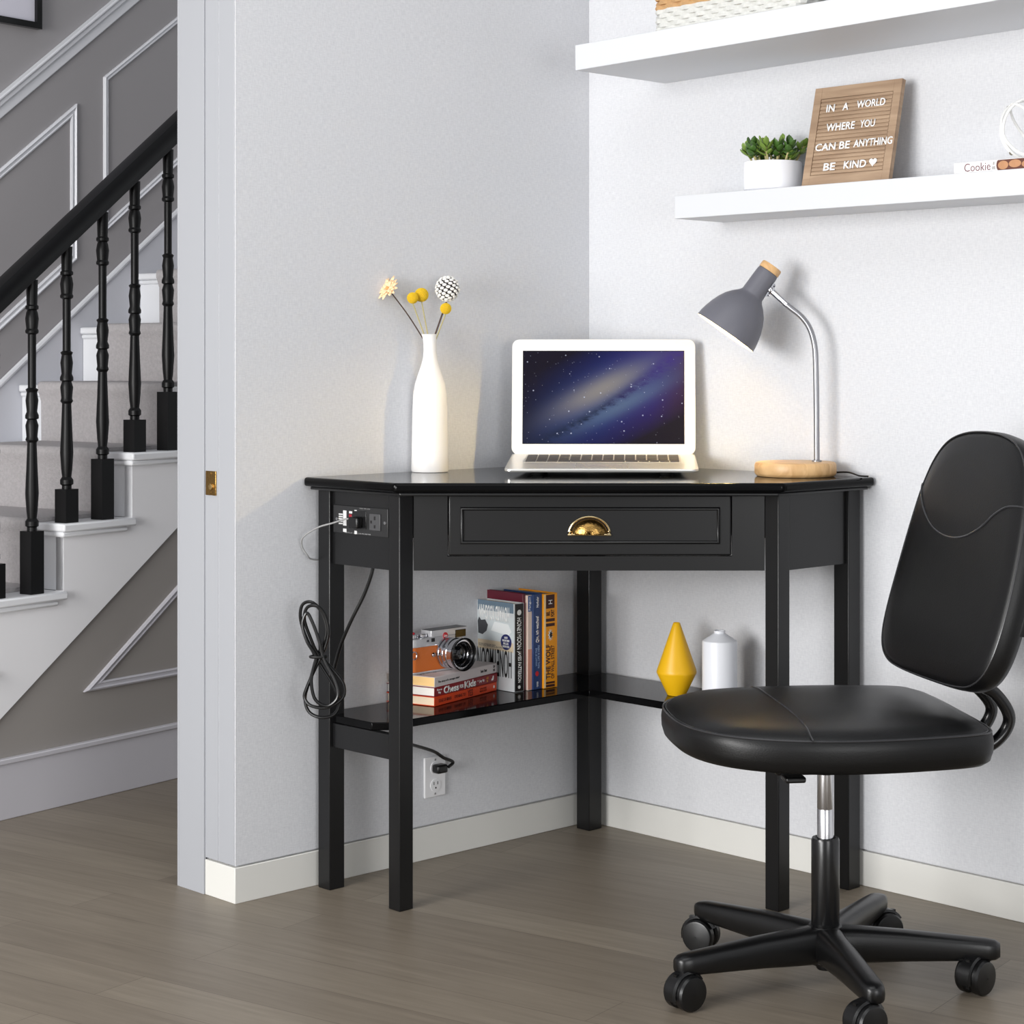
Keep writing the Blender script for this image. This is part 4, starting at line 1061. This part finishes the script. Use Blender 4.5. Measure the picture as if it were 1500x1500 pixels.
sfn = lambda a, b_, h: (a, b_, h+(.006*max(0, a/.25)**2 if h > .41 else .010*max(0, a/.25)**2 if h < .39 else .008*max(0, a/.25)**2)-.010*(1-abs(b_)/.22)*(max(0, -a)/.2)*0)
b = MB(); b.rings(cushion(seatO, sc_, SR, sfn)); seat = b.build('seat', LEATHER, ch, smooth=True, ang=60)
def prof_h(f, R):
    for (f0, h0), (f1, h1) in zip(R, R[1:]):
        if f1 <= f <= f0 and h0 > .41 or (f1 <= f <= f0 and R is BRG and h0 > 0): return h0+(h1-h0)*(f0-f)/max(1e-6, f0-f1)
    return R[-1][1]
def ffrac(o, c, p):
    d = Vector(p)-Vector(c); best = 1e9
    if d.length < 1e-6: return 0
    for i in range(len(o)):
        a = Vector(o[i])-Vector(c); e = Vector(o[(i+1)%len(o)])-Vector(c)-a
        den = d.x*e.y-d.y*e.x
        if abs(den) < 1e-12: continue
        s = (a.x*e.y-a.y*e.x)/den; u = (a.x*d.y-a.y*d.x)/den
        if s > 0 and -1e-6 <= u <= 1+1e-6: best = min(best, s)
    return 1/best
# seat seam and piping
BRG = None
b = MB(); pts = []
for k in range(31):
    y = -.2205+.441*k/30; f = min(.967, ffrac(seatO, sc_, (.076, y)))
    pts.append(sfn(.076, y, prof_h(f, SR)+.0003))
b.tube(pts, .0015, 6)
SEAM = mat('black_piping', (46, 46, 48), .25)
b.build('seam', SEAM, seat, smooth=True)
b = MB()
b.tube([sfn(sc_[0]+(a-sc_[0])*.9905, sc_[1]+(q-sc_[1])*.9905, .4192) for a, q in seatO], .0016, 6, closed=True)
b.tube([sfn(sc_[0]+(a-sc_[0])*.972, sc_[1]+(q-sc_[1])*.972, .4198) for a, q in seatO], .0010, 6, closed=True)
b.build('piping', SEAM, seat, smooth=True)
# seat pan and mechanism
b = MB(); b.box(-.11, .10, -.09, .09, .344, .3690); b.build('mechanism_plate', PLASTIC, ch, bevel=.006)
b = MB(); b.tube(smoothpts([(.03, .05, .354), (.06, .09, .350), (.078, .115, .3490)], 5), .0042, 8)
lv = b.build('lever', PLASTIC, ch, smooth=True)
b = MB(); b.box(.066, .097, .104, .142, .3440, .3530); b.build('lever_paddle', PLASTIC, lv, bevel=.003)
# column
b = MB(); b.lathe([(.0195, .330), (.021, .332), (.021, .346)], 28); b.lathe([(.017, .328), (.0185, .3295), (.0185, .332)], 28); b.build('column_collar', PLASTIC, ch, smooth=True, ang=35)
b = MB(); b.lathe([(.0128, .20), (.0128, .272), (.0125, .2725), (.0125, .2735), (.0128, .274), (.0128, .3285)], 32); b.build('gas_lift', mat('satin_chrome', (205, 205, 208), .26, 1), ch, smooth=True, ang=50)
b = MB(); b.lathe([(.0205, .088), (.0220, .090), (.0220, .224), (.0205, .228), (.0165, .2285), (.0145, .226)], 36); b.build('column_sleeve', mat('black_satin_sleeve', (18, 18, 19), .25), ch, smooth=True, ang=40)
# five-star base
# five-star base: camera-plane angle -> local angle
ry = ch.rotation_euler.z
bs = MB(); bs.lathe([(.026, .034), (.030, .038), (.032, .07), (.031, .084), (.026, .092), (.0225, .093)], 36)
bs.lathe([(.013, .024), (.0145, .026), (.0145, .0345)], 24)
base_o = bs.build('base_hub', PLASTIC, ch, smooth=True, ang=40)
def ldir(r, d):      # direction given in room (r, d) -> chair local
    w = W(r, d); a = atan2(w.y, w.x)-ry
    return a
AR = .245
wheel_axis = {0: (.35, .94), 1: (-.45, .89), 2: (.62, .78), 3: (.55, .83), 4: (.70, .71)}
trail = {0: (.012, .004), 1: (-.010, -.002), 2: (-.006, .010), 3: (-.012, .012), 4: (-.018, .008)}
for k in range(5):
    th = radians(63+72*k)
    a = ldir(cos(th), -sin(th))
    M = Matrix.Rotation(a, 4, 'Z')
    R = []
    for x, zb2, zt2, hw in ((.015, .036, .0925, .028), (.05, .037, .092, .0225), (.12, .0425, .0895, .0200), (.20, .047, .0845, .0185), (.245, .0495, .0815, .0178), (.259, .051, .0795, .0150), (.2665, .055, .0755, .009)):
        zc, hz = (zb2+zt2)/2, (zt2-zb2)/2
        ring = []
        for i in range(16):
            t_ = 2*pi*i/16; c_, s_ = cos(t_), sin(t_)
            ring.append((x, hw*math.copysign(abs(c_)**.62, c_), zc+hz*math.copysign(abs(s_)**.62, s_)))
        R.append(ring)
    b = MB(); b.rings(R, M=M); b.build('base_arm', PLASTIC, ch, smooth=True, ang=60)
    # caster
    cs = Vector((AR*cos(a), AR*sin(a), 0))
    tr_ = trail[k]; ta = ldir(*tr_); tl = sqrt(tr_[0]**2+tr_[1]**2)
    wc = cs+Vector((cos(ta)*tl, sin(ta)*tl, 0))
    wa = ldir(*wheel_axis[k])
    ce = bpy.data.objects.new('caster', None); C.objects.link(ce); ce.parent = ch; ce.location = (wc.x, wc.y, 0); ce.rotation_euler = (0, 0, wa)
    WRr = .0268
    for sg in (-1, 1):
        b = MB(); Mw = Matrix.Translation((sg*.0045, 0, WRr+.0004)) @ Matrix.Rotation(sg*pi/2, 4, 'Y')
        b.lathe([(.002, 0), (.0235, 0), (WRr, .003), (WRr, .013), (.0245, .0165), (.022, .0172), (.001, .0185)], 32, Mw, cap1=False)
        b.build('wheel', PLASTIC, ce, smooth=True, ang=30)
    # hood arching over the wheels plus stem
    b = MB(); R = []
    for i in range(13):
        t_ = radians(-15+165*i/12); r1, r2 = .0284, .0325
        R.append([(-.011, -r1*cos(t_), WRr+r1*sin(t_)), (.011, -r1*cos(t_), WRr+r1*sin(t_)), (.009, -r2*cos(t_), WRr+r2*sin(t_)*.98), (-.009, -r2*cos(t_), WRr+r2*sin(t_)*.98)])
    b.rings(R)
    b.box(-.0035, .0035, -.020, .020, WRr-.016, WRr+.029)
    sl_ = Matrix.Rotation(-wa, 3, 'Z') @ (cs-wc)
    b.lathe([(.0085, WRr+.022), (.0105, WRr+.026), (.0105, .0560)], 18, c=(sl_.x, sl_.y, 0))
    b.build('hood', PLASTIC, ce, smooth=True, ang=35)
# backrest
YA = radians(8); LN = radians(15)
Mb = Matrix.Translation((-.176, .006, .466)) @ Matrix.Rotation(YA, 4, 'Z')
def bfn(y, v, h):
    # y across, v up the lean, h forward
    h = h + .10*y*y - .03*(v/.4)*(1-v/.4)
    p = Vector((-v*sin(LN)+h*cos(LN), y, v*cos(LN)+h*sin(LN)))
    return tuple(Mb @ p)
backO = outline_sym([(0, 0), (.002, .10), (.012, .155), (.04, .187), (.09, .200), (.17, .200), (.25, .192), (.31, .178), (.355, .154), (.385, .118), (.40, .064), (.404, 0)])
backO = [(b_, a) for a, b_ in backO]   # -> (y, v)
bc_ = (0, .19)
BRG = [(.02, -.024), (.6, -.024), (.9, -.022), (.972, -.017), (.996, -.008), (1, .004), (.993, .014), (.982, .0195), (.972, .0182), (.962, .0205), (.93, .0235), (.8, .028), (.5, .032), (.02, .033)]
b = MB(); b.rings(cushion(backO, bc_, BRG, bfn)); back = b.build('backrest', LEATHER, ch, smooth=True, ang=60)
def bh(y, v):
    f = min(.96, ffrac(backO, bc_, (y, v)))
    R = [q for q in BRG if q[1] > .0183]
    for (f0, h0), (f1, h1) in zip(R, R[1:]):
        if f1 <= f <= f0: return h0+(h1-h0)*(f0-f)/max(1e-6, f0-f1)
    return .033
def lambda_clamp(p):
    f = ffrac(backO, bc_, (p.x, p.y)); k = min(1, .975/f)
    return (p.x*k, .19+(p.y-.19)*k)
ups = [(-.183, .312), (-.165, .288), (-.125, .256), (-.075, .234), (-.02, .226), (.03, .232), (.075, .250), (.105, .272), (.135, .286), (.165, .290), (.183, .290)]
ups = smoothpts([Vector((y, v, 0)) for y, v in ups], 5)
b = MB(); b.tube([bfn(*(lambda q: (q[0], q[1], bh(*q)+.0004))(lambda_clamp(p)) ) for p in ups], .0019, 8)
b.tube([bfn(bc_[0]+(y-bc_[0])*.981, bc_[1]+(v-bc_[1])*.981, .0196) for y, v in backO], .0013, 6, closed=True)
b.build('piping', SEAM, back, smooth=True)
# rear shell
shO = [(y*.985, max(.105, v*.99)) for y, v in backO]
SHR = [(.02, -.040), (.8, -.040), (.96, -.036), (1.0, -.024), (1.012, -.010), (1.004, -.006), (.9, -.012), (.02, -.012)]
b = MB(); b.rings(cushion(shO, (0, .25), SHR, bfn)); b.build('rear_shell', PLASTIC, ch, smooth=True, ang=50)
# two bent steel bars from seat to back
for y in (.052, -.030):
    e0 = Vector(bfn(y, .022, -.032)); e1 = Vector(bfn(y, .075, -.034))
    pts = [(-.12, y-.0, .362), (-.19, y, .362), (-.225, y-.002, .366), (-.256, y-.003, .378), (-.276, y-.003, .400), (-.278, y-.002, .424)]
    pts = [Vector(p) for p in pts]
    pts.append((pts[-1]+e0)/2+Vector((-.006, 0, .004))); pts += [e0, e1]
    b = MB(); b.tube(smoothpts(pts, 6), .0098, 14); b.build('back_bar', BTUBE, ch, smooth=True)

# ================================================================ LIGHT
wd = bpy.data.worlds.new('world'); bpy.context.scene.world = wd; wd.use_nodes = True
bg = wd.node_tree.nodes['Background']; bg.inputs['Color'].default_value = (.93, .96, 1, 1); bg.inputs['Strength'].default_value = .38
def area(name, loc, tgt, size, e, col=(1, 1, 1), sy=None):
    l = bpy.data.lights.new(name, 'AREA'); l.energy = e; l.color = col; l.size = size
    if sy: l.shape = 'RECTANGLE'; l.size_y = sy
    o = bpy.data.objects.new(name, l); C.objects.link(o); o.location = loc
    o.rotation_euler = (Vector(tgt)-Vector(loc)).to_track_quat('-Z', 'Y').to_euler()
    return o
area('key_light', (.45, -4.4, 1.5), (.9, -.1, .7), 1.1, 80, (1, .985, .965), 1.4)  # soft key light from the left front; no window stands there
area('front_fill', (1.5, -4.7, .8), (.4, -.3, .35), 1.3, 66, (1, 1, 1), 1.2)  # added softbox fill, brightens the walls under the desk
area('top_fill', (1.6, -1.8, 2.75), (1.3, -1.3, 0), 1.8, 14)  # unseen overhead fill, added without any ceiling fixture
area('hall_light', (-2.3, -2.5, 1.8), (-1.0, -.3, .7), .7, 80, (.97, .98, 1))
area('side_fill', (4.3, -2.3, 1.0), (.1, -.5, .4), 1.2, 24, (1, 1, 1))  # second fill added from the right to lift the left wall

# ================================================================ CAMERA AND VIEW
cam = bpy.data.cameras.new('camera'); co = bpy.data.objects.new('view_camera', cam); C.objects.link(co)
co.location = W(0, D, HC)
co.rotation_euler = (pi/2, 0, R45)
cam.sensor_width = 36; cam.lens = 36*F/1500
cam.shift_x = (750-CX)/1500; cam.shift_y = -(750-HY)/1500
cam.clip_start = .05
sc = bpy.context.scene; sc.camera = co
sc.view_settings.view_transform = 'Standard'; sc.view_settings.look = 'None'; sc.view_settings.gamma = 1
sc.view_settings.use_curve_mapping = False; sc.view_settings.exposure = .3
